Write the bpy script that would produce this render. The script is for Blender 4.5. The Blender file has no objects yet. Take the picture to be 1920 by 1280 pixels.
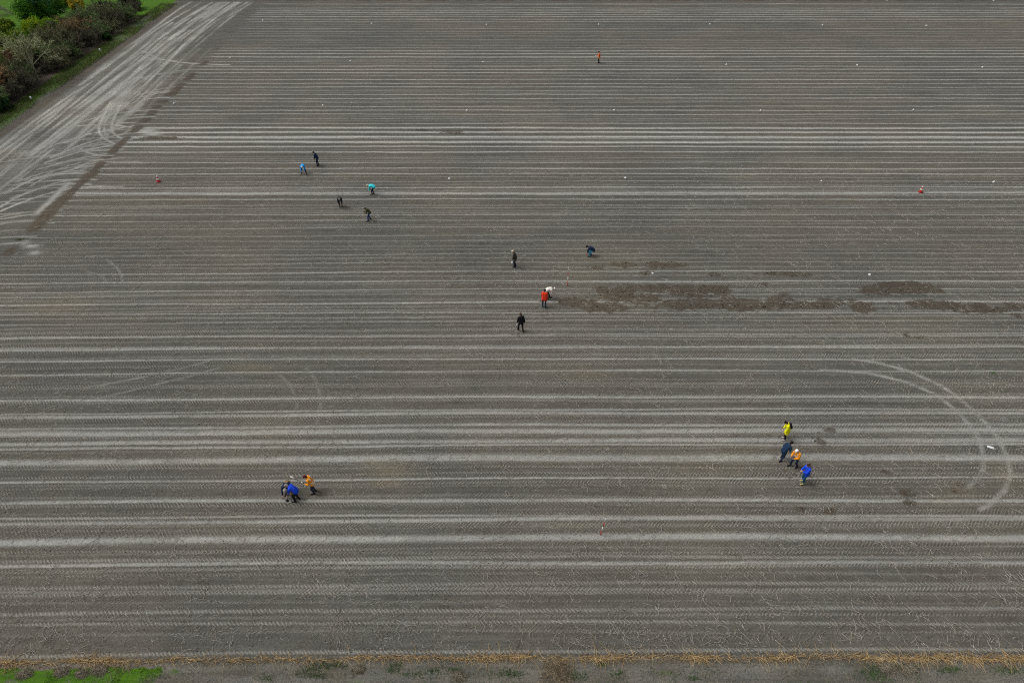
import bpy, math, random
import numpy as np
from mathutils import Vector

random.seed(7)
RNG = np.random.default_rng(11)
R = math.radians
SC = bpy.context.scene
COL = SC.collection

# ------------------------------------------------------------------ camera, sky, sun, exposure
CAM_H, PITCH, FPX = 36.65, R(39.0), 1340.0          # drone height, tilt below the horizon, focal length
cam_data = bpy.data.cameras.new("camera")
cam = bpy.data.objects.new("camera", cam_data)
COL.objects.link(cam)
cam.location = (0, 0, CAM_H)
cam.rotation_euler = (R(90) - PITCH, 0, 0)
cam_data.sensor_width = 36
cam_data.lens = FPX / 1920 * 36
cam_data.clip_start = 0.5
cam_data.clip_end = 4000
SC.camera = cam

SUN_EL, SUN_ROT = R(58), R(278)
world = bpy.data.worlds.new("World")
SC.world = world
world.use_nodes = True
wn = world.node_tree
bg = wn.nodes["Background"]
sky = wn.nodes.new("ShaderNodeTexSky")
sky.sky_type = 'NISHITA'
sky.sun_disc = False
sky.sun_elevation = SUN_EL
sky.sun_rotation = SUN_ROT
sky.dust_density = 6.0
sky.air_density = 1.0
hs = wn.nodes.new("ShaderNodeHueSaturation")
hs.inputs["Saturation"].default_value = 0.22      # closed cloud cover: a nearly colourless sky
wn.links.new(sky.outputs[0], hs.inputs["Color"])
wn.links.new(hs.outputs[0], bg.inputs["Color"])
bg.inputs["Strength"].default_value = 0.106
sd = bpy.data.lights.new("sun", 'SUN')
sd.energy = 1.2
sd.angle = R(32)
sd.color = (1.0, 0.99, 0.97)
sun = bpy.data.objects.new("sun", sd)
COL.objects.link(sun)
# light travels from the sun: azimuth measured as for the sky (rotation about Z from +Y, clockwise)
sv = Vector((math.sin(SUN_ROT) * math.cos(SUN_EL), math.cos(SUN_ROT) * math.cos(SUN_EL), math.sin(SUN_EL)))
sun.rotation_euler = sv.to_track_quat('Z', 'Y').to_euler()
sun.location = (0, 0, 80)
SC.view_settings.view_transform = 'Standard'
SC.view_settings.look = 'None'
SC.view_settings.exposure = 0.0
SC.view_settings.gamma = 1.0
SC.cycles.use_denoising = False          # keep the grit of the soil
SC.cycles.filter_width = 1.15

# ------------------------------------------------------------------ helpers
COSP, TANP = math.cos(PITCH), math.tan(PITCH)
HOR = 640 - FPX * TANP


def ground_at(px, py):
    """point of the flat field seen at a pixel of the 1920 x 1280 photograph"""
    u = py - HOR
    d = FPX * CAM_H / (COSP * COSP * u) - CAM_H * TANP
    z = FPX * CAM_H / (u * COSP)
    return (px - 960) * z / FPX, d


def dof(py):
    return ground_at(960, py)[1]


def m_per_px(py):
    u = py - HOR
    return FPX * CAM_H / (COSP * COSP * u * u)


def srgb(r, g, b):
    f = lambda c: (c / 255 / 12.92) if c / 255 <= 0.04045 else ((c / 255 + 0.055) / 1.055) ** 2.4
    return (f(r), f(g), f(b))


def tag(o, label=None, cat=None, group=None, kind=None):
    if label: o["label"] = label
    if cat: o["category"] = cat
    if group: o["group"] = group
    if kind: o["kind"] = kind
    return o


def mesh_np(name, verts, faces, tint=None, smooth=False):
    """mesh from numpy arrays; faces is (n, 3) or (n, 4)"""
    me = bpy.data.meshes.new(name)
    verts = np.asarray(verts, np.float32)
    faces = np.asarray(faces, np.int32)
    n, k = faces.shape
    me.vertices.add(len(verts))
    me.vertices.foreach_set("co", verts.ravel())
    me.loops.add(n * k)
    me.loops.foreach_set("vertex_index", faces.ravel())
    me.polygons.add(n)
    me.polygons.foreach_set("loop_start", np.arange(0, n * k, k, dtype=np.int32))
    if smooth:
        me.polygons.foreach_set("use_smooth", np.ones(n, bool))
    if tint is not None:
        a = me.color_attributes.new("tint", 'FLOAT_COLOR', 'POINT')
        t = np.ones((len(verts), 4), np.float32)
        t[:, :3] = tint
        a.data.foreach_set("color", t.ravel())
    me.update(calc_edges=True)
    return me


def link(name, me, mat=None, parent=None):
    o = bpy.data.objects.new(name, me)
    COL.objects.link(o)
    if mat:
        me.materials.append(mat)
    if parent:
        o.parent = parent
    return o


def tubes(P, Rad, sides=3):
    """P (n,k,3) polylines, Rad (n,k) radii -> verts, quads of tapered tubes"""
    n, k, _ = P.shape
    T = np.gradient(P, axis=1)
    T /= np.linalg.norm(T, axis=2, keepdims=True) + 1e-9
    ref = np.tile(np.array([0.0, 0.0, 1.0]), (n, k, 1))
    ref[np.abs(T[..., 2]) > 0.9] = (1.0, 0, 0)
    A = np.cross(T, ref)
    A /= np.linalg.norm(A, axis=2, keepdims=True) + 1e-9
    B = np.cross(T, A)
    ang = np.arange(sides) * 2 * np.pi / sides + 0.5
    V = (P[:, :, None, :] + Rad[:, :, None, None] *
         (np.cos(ang)[None, None, :, None] * A[:, :, None, :] + np.sin(ang)[None, None, :, None] * B[:, :, None, :]))
    idx = np.arange(n * k * sides).reshape(n, k, sides)
    nxt = np.roll(idx, -1, axis=2)
    F = np.stack([idx[:, :-1], nxt[:, :-1], nxt[:, 1:], idx[:, 1:]], axis=-1).reshape(-1, 4)
    return V.reshape(-1, 3), F


def joinvf(parts):
    vs, fs, off = [], [], 0
    for v, f in parts:
        vs.append(v); fs.append(f + off); off += len(v)
    return np.concatenate(vs), np.concatenate(fs)


class VNoise:
    """smooth value noise on the plane, evaluated for arrays"""
    def __init__(self, seed):
        self.t = np.random.default_rng(seed).random((256, 256)).astype(np.float32)

    def __call__(self, x, y):
        x = np.asarray(x, np.float32); y = np.asarray(y, np.float32)
        xi = np.floor(x).astype(np.int64); yi = np.floor(y).astype(np.int64)
        fx = x - xi; fy = y - yi
        fx = fx * fx * (3 - 2 * fx); fy = fy * fy * (3 - 2 * fy)
        t = self.t
        a = t[yi & 255, xi & 255]; b = t[yi & 255, (xi + 1) & 255]
        c = t[(yi + 1) & 255, xi & 255]; d = t[(yi + 1) & 255, (xi + 1) & 255]
        return (a * (1 - fx) + b * fx) * (1 - fy) + (c * (1 - fx) + d * fx) * fy


def sstep(a, b, x):
    t = np.clip((x - a) / (b - a), 0, 1)
    return t * t * (3 - 2 * t)


# ------------------------------------------------------------------ materials
def new_mat(name):
    m = bpy.data.materials.new(name)
    m.use_nodes = True
    nt = m.node_tree
    return m, nt, nt.nodes["Principled BSDF"]


def N(nt, typ, **kw):
    n = nt.nodes.new(typ)
    for k, v in kw.items():
        setattr(n, k, v)
    return n


def math_n(nt, op, a, b=None, clamp=False):
    n = N(nt, "ShaderNodeMath", operation=op, use_clamp=clamp)
    for i, v in enumerate((a, b)):
        if v is None: continue
        if isinstance(v, (int, float)): n.inputs[i].default_value = v
        else: nt.links.new(v, n.inputs[i])
    return n.outputs[0]


def mix_n(nt, fac, a, b, blend='MIX'):
    n = N(nt, "ShaderNodeMix", data_type='RGBA', blend_type=blend)
    for s, v in (("Factor", fac), ("A", a), ("B", b)):
        i = [q for q in n.inputs if q.name == s and (q.type == 'RGBA' if s != "Factor" else q.type == 'VALUE')][0]
        if isinstance(v, (int, float)): i.default_value = v
        elif isinstance(v, tuple): i.default_value = (*v, 1)
        else: nt.links.new(v, i)
    return [q for q in n.outputs if q.type == 'RGBA'][0]


def noise_n(nt, vec, scale, detail=2.0, rough=0.5, dist=0.0):
    n = N(nt, "ShaderNodeTexNoise")
    n.inputs["Scale"].default_value = scale
    n.inputs["Detail"].default_value = detail
    n.inputs["Roughness"].default_value = rough
    n.inputs["Distortion"].default_value = dist
    nt.links.new(vec, n.inputs["Vector"])
    return n.outputs["Fac"]


def remap(nt, v, a, b, c, d, smooth=False):
    n = N(nt, "ShaderNodeMapRange", interpolation_type='SMOOTHSTEP' if smooth else 'LINEAR')
    nt.links.new(v, n.inputs["Value"])
    for k, q in zip(("From Min", "From Max", "To Min", "To Max"), (a, b, c, d)):
        n.inputs[k].default_value = q
    return n.outputs["Result"]


def soil_material():
    m, nt, bs = new_mat("field_soil")
    L = nt.links.new
    pos = N(nt, "ShaderNodeNewGeometry").outputs["Position"]
    sep = N(nt, "ShaderNodeSeparateXYZ"); L(pos, sep.inputs[0])
    X, Y = sep.outputs[0], sep.outputs[1]
    a1 = N(nt, "ShaderNodeAttribute", attribute_name="soil_a"); s1 = N(nt, "ShaderNodeSeparateColor"); L(a1.outputs["Color"], s1.inputs[0])
    a2 = N(nt, "ShaderNodeAttribute", attribute_name="soil_b"); s2 = N(nt, "ShaderNodeSeparateColor"); L(a2.outputs["Color"], s2.inputs[0])
    dry, green, dark = s1.outputs[0], s1.outputs[1], s1.outputs[2]
    cha, chb, tan_ = s2.outputs[0], s2.outputs[1], s2.outputs[2]
    big = noise_n(nt, pos, 0.035, 3, 0.6)
    mid = noise_n(nt, pos, 0.9, 5, 0.6)
    # streaks drawn out along the rows
    st = N(nt, "ShaderNodeMapping"); st.inputs["Scale"].default_value = (0.13, 3.6, 1.0); L(pos, st.inputs["Vector"])
    streak = noise_n(nt, st.outputs[0], 1.0, 5, 0.62)
    fine = noise_n(nt, pos, 9.0, 6, 0.72)
    grit = noise_n(nt, pos, 34.0, 4, 0.75)
    # soil colours
    soil = mix_n(nt, remap(nt, big, 0.4, 0.6, 0, 1), srgb(86, 86, 81), srgb(97, 91, 83))
    soil = mix_n(nt, remap(nt, mid, 0.35, 0.7, 0, 0.6), soil, srgb(72, 70, 64))
    soil = mix_n(nt, remap(nt, streak, 0.42, 0.74, 0, 0.55), soil, srgb(114, 112, 106))
    light = mix_n(nt, remap(nt, mid, 0.3, 0.7, 0, 1), srgb(146, 145, 140), srgb(163, 162, 156))
    # ragged edge to the dried wheelings
    rag = math_n(nt, 'MULTIPLY', math_n(nt, 'SUBTRACT', fine, 0.5), 1.0)
    rag2 = math_n(nt, 'MULTIPLY', math_n(nt, 'SUBTRACT', streak, 0.5), 0.5)
    dsum = math_n(nt, 'ADD', dry, math_n(nt, 'MULTIPLY', math_n(nt, 'ADD', rag, rag2), remap(nt, dry, 0.0, 0.3, 0.15, 0.75)))
    dfac = remap(nt, dsum, 0.04, 0.80, 0, 1)
    light = mix_n(nt, remap(nt, dry, 0.93, 1.0, 0, 1), light, srgb(182, 181, 175))
    col = mix_n(nt, dfac, soil, light)
    # tyre lugs: oblique pale bars
    wob = math_n(nt, 'MULTIPLY', mid, 0.35)
    def lug(sign):
        p = math_n(nt, 'ADD', math_n(nt, 'ADD', X, math_n(nt, 'MULTIPLY', Y, 0.85 * sign)), wob)
        s = math_n(nt, 'SINE', math_n(nt, 'MULTIPLY', p, 2 * math.pi / 0.225))
        return remap(nt, s, -0.25, 0.7, -1, 1, True)
    la = math_n(nt, 'MULTIPLY', lug(1), cha)
    lb = math_n(nt, 'MULTIPLY', lug(-1), chb)
    lugs = math_n(nt, 'MULTIPLY', math_n(nt, 'MULTIPLY', math_n(nt, 'ADD', la, lb), remap(nt, mid, 0.36, 0.58, 0.25, 1.1)), remap(nt, fine, 0.25, 0.6, 0.5, 1.15))
    col = mix_n(nt, math_n(nt, 'MULTIPLY', lugs, 0.70, True), col, srgb(146, 140, 130))
    col = mix_n(nt, math_n(nt, 'MULTIPLY', math_n(nt, 'MULTIPLY', lugs, -1.0), 0.5, True), col, srgb(68, 64, 57))
    # freshly turned dark crumbly soil, contact shadow painted at feet, and tan plant matting
    drk = remap(nt, math_n(nt, 'ADD', dark, math_n(nt, 'MULTIPLY', math_n(nt, 'SUBTRACT', fine, 0.5), 1.1)), 0.12, 0.66, 0, 1, True)
    drk = math_n(nt, 'MULTIPLY', drk, math_n(nt, 'GREATER_THAN', dark, 0.02))
    col = mix_n(nt, math_n(nt, 'MULTIPLY', drk, 0.84), col, mix_n(nt, remap(nt, grit, 0.3, 0.7, 0, 1), srgb(64, 56, 48), srgb(90, 81, 70)))
    tn = math_n(nt, 'MULTIPLY', tan_, remap(nt, fine, 0.38, 0.62, 0.1, 1))
    col = mix_n(nt, math_n(nt, 'MULTIPLY', tn, 0.55), col, srgb(146, 128, 98))
    # grit
    col = mix_n(nt, 1.0, col, mix_n(nt, remap(nt, grit, 0.28, 0.72, 0, 1), (0.80, 0.80, 0.80), (1.20, 1.20, 1.20)), 'MULTIPLY')
    col = mix_n(nt, 1.0, col, mix_n(nt, remap(nt, fine, 0.3, 0.7, 0, 1), (0.80, 0.80, 0.80), (1.20, 1.20, 1.20)), 'MULTIPLY')
    drift = noise_n(nt, pos, 0.10, 4, 0.55)
    col = mix_n(nt, 1.0, col, mix_n(nt, remap(nt, drift, 0.35, 0.65, 0, 1), (0.90, 0.92, 0.93), (1.06, 1.06, 1.035)), 'MULTIPLY')
    # grass
    gs = N(nt, "ShaderNodeMapping"); gs.inputs["Scale"].default_value = (0.5, 2.6, 1.0); L(pos, gs.inputs["Vector"])
    gn = noise_n(nt, gs.outputs[0], 0.9, 6, 0.7)
    gcol = mix_n(nt, remap(nt, gn, 0.3, 0.7, 0, 1), srgb(50, 90, 18), srgb(84, 122, 28))
    gcol = mix_n(nt, remap(nt, fine, 0.3, 0.75, 0, 0.5), gcol, srgb(70, 96, 30))
    gf = remap(nt, math_n(nt, 'ADD', green, math_n(nt, 'MULTIPLY', math_n(nt, 'SUBTRACT', fine, 0.5), 0.9)), 0.35, 0.65, 0, 1, True)
    gf = math_n(nt, 'MULTIPLY', gf, math_n(nt, 'GREATER_THAN', green, 0.02))
    col = mix_n(nt, gf, col, gcol)
    L(col, bs.inputs["Base Color"])
    bs.inputs["Roughness"].default_value = 0.95
    bs.inputs["Specular IOR Level"].default_value = 0.15
    hgt = math_n(nt, 'ADD', math_n(nt, 'MULTIPLY', fine, 0.7), math_n(nt, 'MULTIPLY', grit, 0.35))
    hgt = math_n(nt, 'ADD', hgt, math_n(nt, 'MULTIPLY', lugs, 0.18))
    hgt = math_n(nt, 'ADD', hgt, math_n(nt, 'MULTIPLY', streak, 0.35))
    bp = N(nt, "ShaderNodeBump"); bp.inputs["Strength"].default_value = 0.8; bp.inputs["Distance"].default_value = 0.07
    L(hgt, bp.inputs["Height"]); L(bp.outputs[0], bs.inputs["Normal"])
    return m


def tint_mat(name, rough=0.9, trans=0.0, noise=0.25, scale=20.0):
    """colour from the mesh's own tint, broken by a little noise"""
    m, nt, bs = new_mat(name)
    at = N(nt, "ShaderNodeAttribute", attribute_name="tint")
    pos = N(nt, "ShaderNodeNewGeometry").outputs["Position"]
    f = remap(nt, noise_n(nt, pos, scale, 3), 0.3, 0.7, 1 - noise, 1 + noise)
    cc = N(nt, "ShaderNodeCombineColor")
    for i in range(3): nt.links.new(f, cc.inputs[i])
    col = mix_n(nt, 1.0, at.outputs["Color"], cc.outputs[0], 'MULTIPLY')
    nt.links.new(col, bs.inputs["Base Color"])
    bs.inputs["Roughness"].default_value = rough
    bs.inputs["Specular IOR Level"].default_value = 0.2
    if trans:
        tr = N(nt, "ShaderNodeBsdfTranslucent"); nt.links.new(col, tr.inputs["Color"])
        ms = N(nt, "ShaderNodeMixShader"); ms.inputs[0].default_value = trans
        nt.links.new(bs.outputs[0], ms.inputs[1]); nt.links.new(tr.outputs[0], ms.inputs[2])
        nt.links.new(ms.outputs[0], nt.nodes["Material Output"].inputs["Surface"])
    return m


def cloth_mat(name, rgb, rough=0.85, noise=0.26, scale=9.0, bump=0.7):
    m, nt, bs = new_mat(name)
    tc = N(nt, "ShaderNodeTexCoord").outputs["Object"]
    n = noise_n(nt, tc, scale, 4, 0.6, 0.4)
    c = srgb(*rgb)
    lo = tuple(q * (1 - noise) for q in c); hi = tuple(min(1, q * (1 + noise)) for q in c)
    nt.links.new(mix_n(nt, remap(nt, n, 0.3, 0.7, 0, 1), lo, hi), bs.inputs["Base Color"])
    bs.inputs["Roughness"].default_value = rough
    bs.inputs["Specular IOR Level"].default_value = 0.25
    bp = N(nt, "ShaderNodeBump"); bp.inputs["Strength"].default_value = bump; bp.inputs["Distance"].default_value = 0.02
    nt.links.new(n, bp.inputs["Height"]); nt.links.new(bp.outputs[0], bs.inputs["Normal"])
    return m


MAT = {}
def cm(key, rgb, **kw):
    if key not in MAT:
        MAT[key] = cloth_mat(key, rgb, **kw)
    return MAT[key]


SOIL = soil_material()
STEM = tint_mat("dry_stems", 0.85, 0.0, 0.2)
BARK = tint_mat("bark", 0.95, 0.0, 0.3, 6.0)
LEAF = tint_mat("leaves", 0.7, 0.3, 0.3, 3.0)
BLADE = tint_mat("grass_blades", 0.75, 0.25, 0.25, 8.0)

# ------------------------------------------------------------------ the field
# light wheelings and tread bands: (photo row, strength, width in px, tread)   tread: 0 none, 1 / -1 bar direction, 2 zigzag
ROWS = [
 (8,.5,1.2,0),(15.5,.5,1,0),(19.5,.9,1,0),(23.5,.8,1,0),(27.5,.5,1,0),(31.5,.7,1,0),(36.5,1,1,0),(41.3,.8,1,0),(46,.25,1,0),(50,.2,1,0),
 (54,.4,1,0),(59.5,.5,1,0),(63,.2,1,0),(68,.35,1,0),(75.5,.4,1,0),(80,.2,1,0),(85,.3,1,0),(90.5,.5,1,0),(95.5,.7,1.3,0),(101,.65,1.5,0),(107,.85,1.7,0),
 (112,.2,1,0),(115.5,.6,1,0),(120,.3,1,0),(124.5,.75,1,0),(130.5,.75,1.2,0),(137,.75,1.2,0),(143,.35,1,0),(149.5,.75,1.1,0),(156.8,.95,1.1,0),
 (163.5,.8,1.2,0),(169.5,.4,1,0),(173,.2,1,0),(177.5,.7,1.2,0),(184.5,.9,1.2,0),(189,.2,1,0),(191.5,.5,1,0),(199.5,.65,1.2,0),(207,.65,1.2,0),(214.5,.7,1.2,0),
 (219,.2,1,0),(223,.45,1,0),(227,.2,1,0),(231.5,.9,1.2,0),(240,1,2.6,0),(248,1,2.8,0),(257,1,3.4,0),(260.5,.5,1,0),(266.5,1,3.6,0),(275,1,2.2,0),(280,.3,1,0),
 (285,.75,2,0),(293.5,.45,1,2),(296.5,.4,1,0),(301,.3,1.5,2),(305,.65,1.5,0),(316,.95,1.8,0),(321,.2,1.5,2),
 (326,.85,2,0),(332,.3,1,0),(340,.45,1,0),(346,.3,2,-1),(350.5,.75,1.2,0),(352.6,.6,1,0),(357,.35,3,1),(361.5,1,3.4,0),(365,.5,2,0),(373.5,.95,1,0),(385,.45,2,2),(389,.45,1,0),
 (395,.25,2,1),(399,.4,2,-1),(402,.85,1.3,0),(413,.6,1.8,2),(420,.2,2,1),(426,.6,2.2,2),(441,.25,2,0),(450,.35,3,2),(460,.25,2,-1),(467,.25,2,0),(475.5,.65,1.8,2),
 (484,.25,3,1),(492,.6,2,2),(500,.35,2,-1),(509,.85,2,0),(517,.3,3,1),(526.5,.75,2.2,0),(531,.4,2,1),(542,.55,1.6,0),(546,.35,2,-1),(551,.3,3,0),(560,.3,4,1),(566,.8,3,0),
 (574,.25,3,-1),(581,.45,2.4,-1),(585,.85,2,0),(593,.65,2.4,1),(601.5,.65,2.4,-1),(610,.25,3,1),(618,.4,5,2),(626,.7,2,0),(629,.85,2,0),(637,.25,3,-1),
 (647.5,.45,3,0),(650,.85,4,0),(656,.3,4,1),(666.5,.55,6,-1),(672,.95,3,0),(683,.25,4,1),(695.5,.65,3,0),(700,.3,4,1),(712,.3,3,-1),(719,.5,4.5,1),(724,.4,4,-1),
 (739.5,.5,3.5,-1),(744,.85,5,0),(750,.6,5,1),(768,.8,3,0),(771.2,-.75,1.3,0),(775,.95,6,0),(781,.4,4,1),(790,.2,4,-1),(797,.65,5,0),
 (806,.95,9,0),(811,.5,2,0),(816,.4,4,1),(825,.95,8,0),(831,-.6,1.6,0),(834,.85,4,0),(841,.3,4,-1),(859,.88,12,0),(858.5,-.2,1.5,0),(868,.3,3,1),(875,.55,2.6,-1),(888.5,.5,4,1),
 (896,.7,4,0),(903,.45,4,-1),(911,.25,4,1),(929,.45,5,-1),(936,.75,6,0),(945,.35,6,1),(957,.25,4,-1),(966,.75,5,0),(969.6,-.5,1.4,0),(973.5,.8,7,0),(981,.5,6,-1),(988,.3,5,1),
 (1008,.78,13,0),(1026,.5,4,1),(1034,.25,4,-1),(1045,.55,6,1),(1053,.72,7,0),(1061,.45,6,-1),(1075,.2,5,1),(1095,.5,6,1),(1102,.5,6,-1),(1111,.4,6,1),(1126,.15,5,-1),
 (1141,.65,6,1),(1153,.2,5,-1),(1166,.5,5,1),(1184,.15,5,-1),(1220,.62,6,1),
]
VN1, VN2, VN3, VN4 = VNoise(1), VNoise(2), VNoise(3), VNoise(4)
ROW_END, HEDGE_X, FAR_D, VERGE_D = -48.4, -66.0, 152.3, 18.55

xs = np.concatenate([np.array([-900, -600, -400, -280, -200, -160, -135]), np.arange(-118, -70, .4), np.arange(-70, -28, .17), np.arange(-28, 28, .13),
                     np.arange(28, 60, .17), np.arange(60, 118, .3), np.array([118, 135, 160, 200, 280, 400, 600, 900])]).astype(np.float32)
ds = np.concatenate([np.array([-300, -180, -100, -60, -30, -10, 0, 6]), np.arange(9, 14, .15), np.arange(14, 21, .032), np.arange(21, 36, .04), np.arange(36, 58, .055),
                     np.arange(58, 80, .075), np.arange(80, 112, .11), np.arange(112, 156, .17), np.arange(156, 190, .8), np.array([200, 230, 280, 360, 480, 700, 1000, 1500])]).astype(np.float32)
XX, DD = xs[None, :], ds[:, None]
shape = (len(ds), len(xs))
dry = np.zeros(shape, np.float32); cha = np.zeros(shape, np.float32); chb = np.zeros(shape, np.float32)
dark = np.zeros(shape, np.float32); tan = np.zeros(shape, np.float32); green = np.zeros(shape, np.float32)
zz = np.zeros(shape, np.float32)


def bow(d0):
    f = 0.38 * np.minimum((np.maximum(0, -xs) / 36) ** 1.4, 1.3)
    return -f * float(1 - sstep(58, 80, d0))


rr = np.random.default_rng(5)
for (py, s, w, tr) in ROWS:
    d0 = dof(py); half = max(0.53 * w * m_per_px(py), 0.085)
    if 0 < s < 1: s = min(.92, s * 1.12 + .06)
    if py < 120: half *= 0.9
    i0, i1 = np.searchsorted(ds, [d0 - 2.6 - half, d0 + 2.6 + half])
    ph = rr.random(4) * 6.28
    line = d0 + bow(d0) + 0.05 * np.sin(xs / 5.3 + ph[0]) + 0.07 * np.sin(xs / 19 + ph[1])
    sx = s * (0.72 + 0.5 * VN1(xs / 9 + ph[2] * 30, np.full_like(xs, ph[3] * 20))) * (.8 + .4 * VN3(xs / 1.7 + ph[0] * 20, np.full_like(xs, ph[1] * 20)))
    sx = np.minimum(sx, .90)
    if 238 < py < 277: sx = np.clip(sx * .15 + .88 * s, 0, 1)
    if d0 > 57:                                            # the rows stop at the headland
        sx = sx * (0.10 + 0.90 * sstep(ROW_END - 1.6, ROW_END + 1.2, xs))
        sx = sx * (1 - 0.15 * (xs < ROW_END))
    q = (ds[i0:i1, None] - line[None, :]) / half
    prof = np.exp(-np.abs(q) ** 2.4)
    if s < 0:
        dry[i0:i1] *= 1 + np.clip(prof * sx[None, :], -1, 0)
        continue
    if tr == 0:
        dry[i0:i1] = np.maximum(dry[i0:i1], prof * sx[None, :])
        zz[i0:i1] += s * (0.022 * np.exp(-((np.abs(q) - 1.5) / .45) ** 2) - 0.03 * prof)
    else:
        m = prof * sx[None, :] * (0.55 + 0.75 * VN2(xs / 4 + ph[1] * 9, np.full_like(xs, ph[0] * 9)))[None, :]
        dry[i0:i1] = np.maximum(dry[i0:i1], (0.68 if py > 1030 else .72 if py < 640 else .45) * prof * sx[None, :])
        if tr in (1, 2): cha[i0:i1] = np.maximum(cha[i0:i1], np.where(q > 0, 1, 0.0 if tr == 2 else 1) * m * 2.6)
        if tr in (-1, 2): chb[i0:i1] = np.maximum(chb[i0:i1], np.where(q <= 0, 1, 0.0 if tr == 2 else 1) * m * 2.6)
    # tread bars pressed into the shoulders of the stronger wheelings
    if tr == 0 and py > 480 and s > .5:
        for side in (-1, 1):
            st_ = .25 + rr.random() * .75
            qq = (ds[i0:i1, None] - line[None, :] - side * (half + .17)) / .2
            mm = np.exp(-np.abs(qq) ** 3) * st_ * (0.3 + 0.9 * VN3(xs / 6 + ph[2] * 7, np.full_like(xs, ph[1] * 5 + side)))[None, :]
            tgt = cha if (rr.random() < .5) else chb
            tgt[i0:i1] = np.maximum(tgt[i0:i1], mm)
# faint tread almost everywhere between the rows
cha = np.maximum(cha, .24 * sstep(.55, .8, VN2(XX / 7, DD / 0.5)) * sstep(19.2, 20, DD))
chb = np.maximum(chb, .24 * sstep(.55, .8, VN3(XX / 7, DD / 0.5)) * sstep(19.2, 20, DD))
zz += 0.018 * np.cos(DD * 2 * np.pi / 0.75) * sstep(20, 21, DD)


def polyline_field(pts, half, strength, arr, jitter=.05, fade=True, power=3.0):
    """raise arr along a polyline given in field coordinates"""
    pts = np.asarray(pts, np.float32)
    i0, i1 = np.searchsorted(ds, [pts[:, 1].min() - 2 * half, pts[:, 1].max() + 2 * half])
    j0, j1 = np.searchsorted(xs, [pts[:, 0].min() - 2 * half, pts[:, 0].max() + 2 * half])
    gx = np.broadcast_to(xs[None, j0:j1], (i1 - i0, j1 - j0)); gy = np.broadcast_to(ds[i0:i1, None], gx.shape)
    if gx.size == 0: return
    best = np.full(gx.shape, 1e9, np.float32)
    for a, b in zip(pts[:-1], pts[1:]):
        ab = b - a; l2 = float(ab @ ab) + 1e-9
        t = np.clip(((gx - a[0]) * ab[0] + (gy - a[1]) * ab[1]) / l2, 0, 1)
        best = np.minimum(best, np.hypot(gx - a[0] - t * ab[0], gy - a[1] - t * ab[1]))
    k = strength * np.exp(-(best / half) ** power) * (0.55 + 0.7 * VN4(gx / 2.2, gy / 2.2))
    arr[i0:i1, j0:j1] = np.maximum(arr[i0:i1, j0:j1], k)


def smooth_curve(px_pts, n=24):
    p = np.array([ground_at(*q) for q in px_pts])
    t = np.linspace(0, len(p) - 1, n)
    return np.stack([np.interp(t, range(len(p)), p[:, 0]), np.interp(t, range(len(p)), p[:, 1])], 1)


# turning loops of a tractor on the right and fainter ones on the left
polyline_field(smooth_curve([(1600,673),(1650,681),(1700,694),(1760,720),(1800,746),(1840,785),(1862,807),(1878,832),(1890,862),(1894,890),(1884,920),(1855,946),(1838,955)]), .18, .64, dry)
polyline_field(smooth_curve([(1540,694),(1600,697),(1640,701),(1700,716),(1760,742),(1800,776),(1828,808),(1841,840),(1845,868),(1838,892),(1815,914)]), .18, .60, dry)
polyline_field(smooth_curve([(575,690),(592,712),(601,742),(600,768),(592,800)]), .14, .30, dry)
polyline_field(smooth_curve([(522,700),(545,722),(557,752),(554,785),(545,806)]), .14, .26, dry)
polyline_field(smooth_curve([(200,487),(218,500),(228,515),(229,530)]), .13, .4, dry)
polyline_field(smooth_curve([(165,510),(190,516),(199,528)]), .14, .30, dry)
polyline_field(smooth_curve([(160,727),(240,712),(330,693),(400,675)]), .14, .36, dry)
polyline_field(smooth_curve([(180,748),(260,728),(350,707),(410,690)]), .14, .34, dry)

# headland along the hedge: pale dusty ground run over many times
h_in = sstep(-64.6, -63.3, XX) * (1 - sstep(-56.0, -53.6, XX + 1.2 * (VN1(XX / 5, DD / 9) - .5)))
bend = np.where(DD > 126, ((DD - 126) / 24) ** 2 * 2.0, 0)
XB = XX - bend                                                            # far end swings round into the field
h_in = sstep(-64.4, -63.2, XB) * (1 - sstep(-56.6, -53.4, XB + 1.6 * (VN1(XX / 5, DD / 11) - .5)))
along = sstep(66, 80, DD + (XX + 60) * 1.4) * (1 - sstep(FAR_D - 5, FAR_D - 1, DD))
head = h_in * along * np.clip(.38 + .55 * (VN2(XB / 1.0, DD / 24) - .5) + .75 * (VN3(XB / .42, DD / 13) - .5) + .35 * (VN4(XB / .8, DD / 3) - .5), 0, 1)
dry = np.where((XX < ROW_END - .5) & (DD > 57), np.maximum(dry * (1 - .75 * h_in), head), dry)
hr = np.random.default_rng(21)
yy = np.linspace(56, 151, 70)
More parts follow.
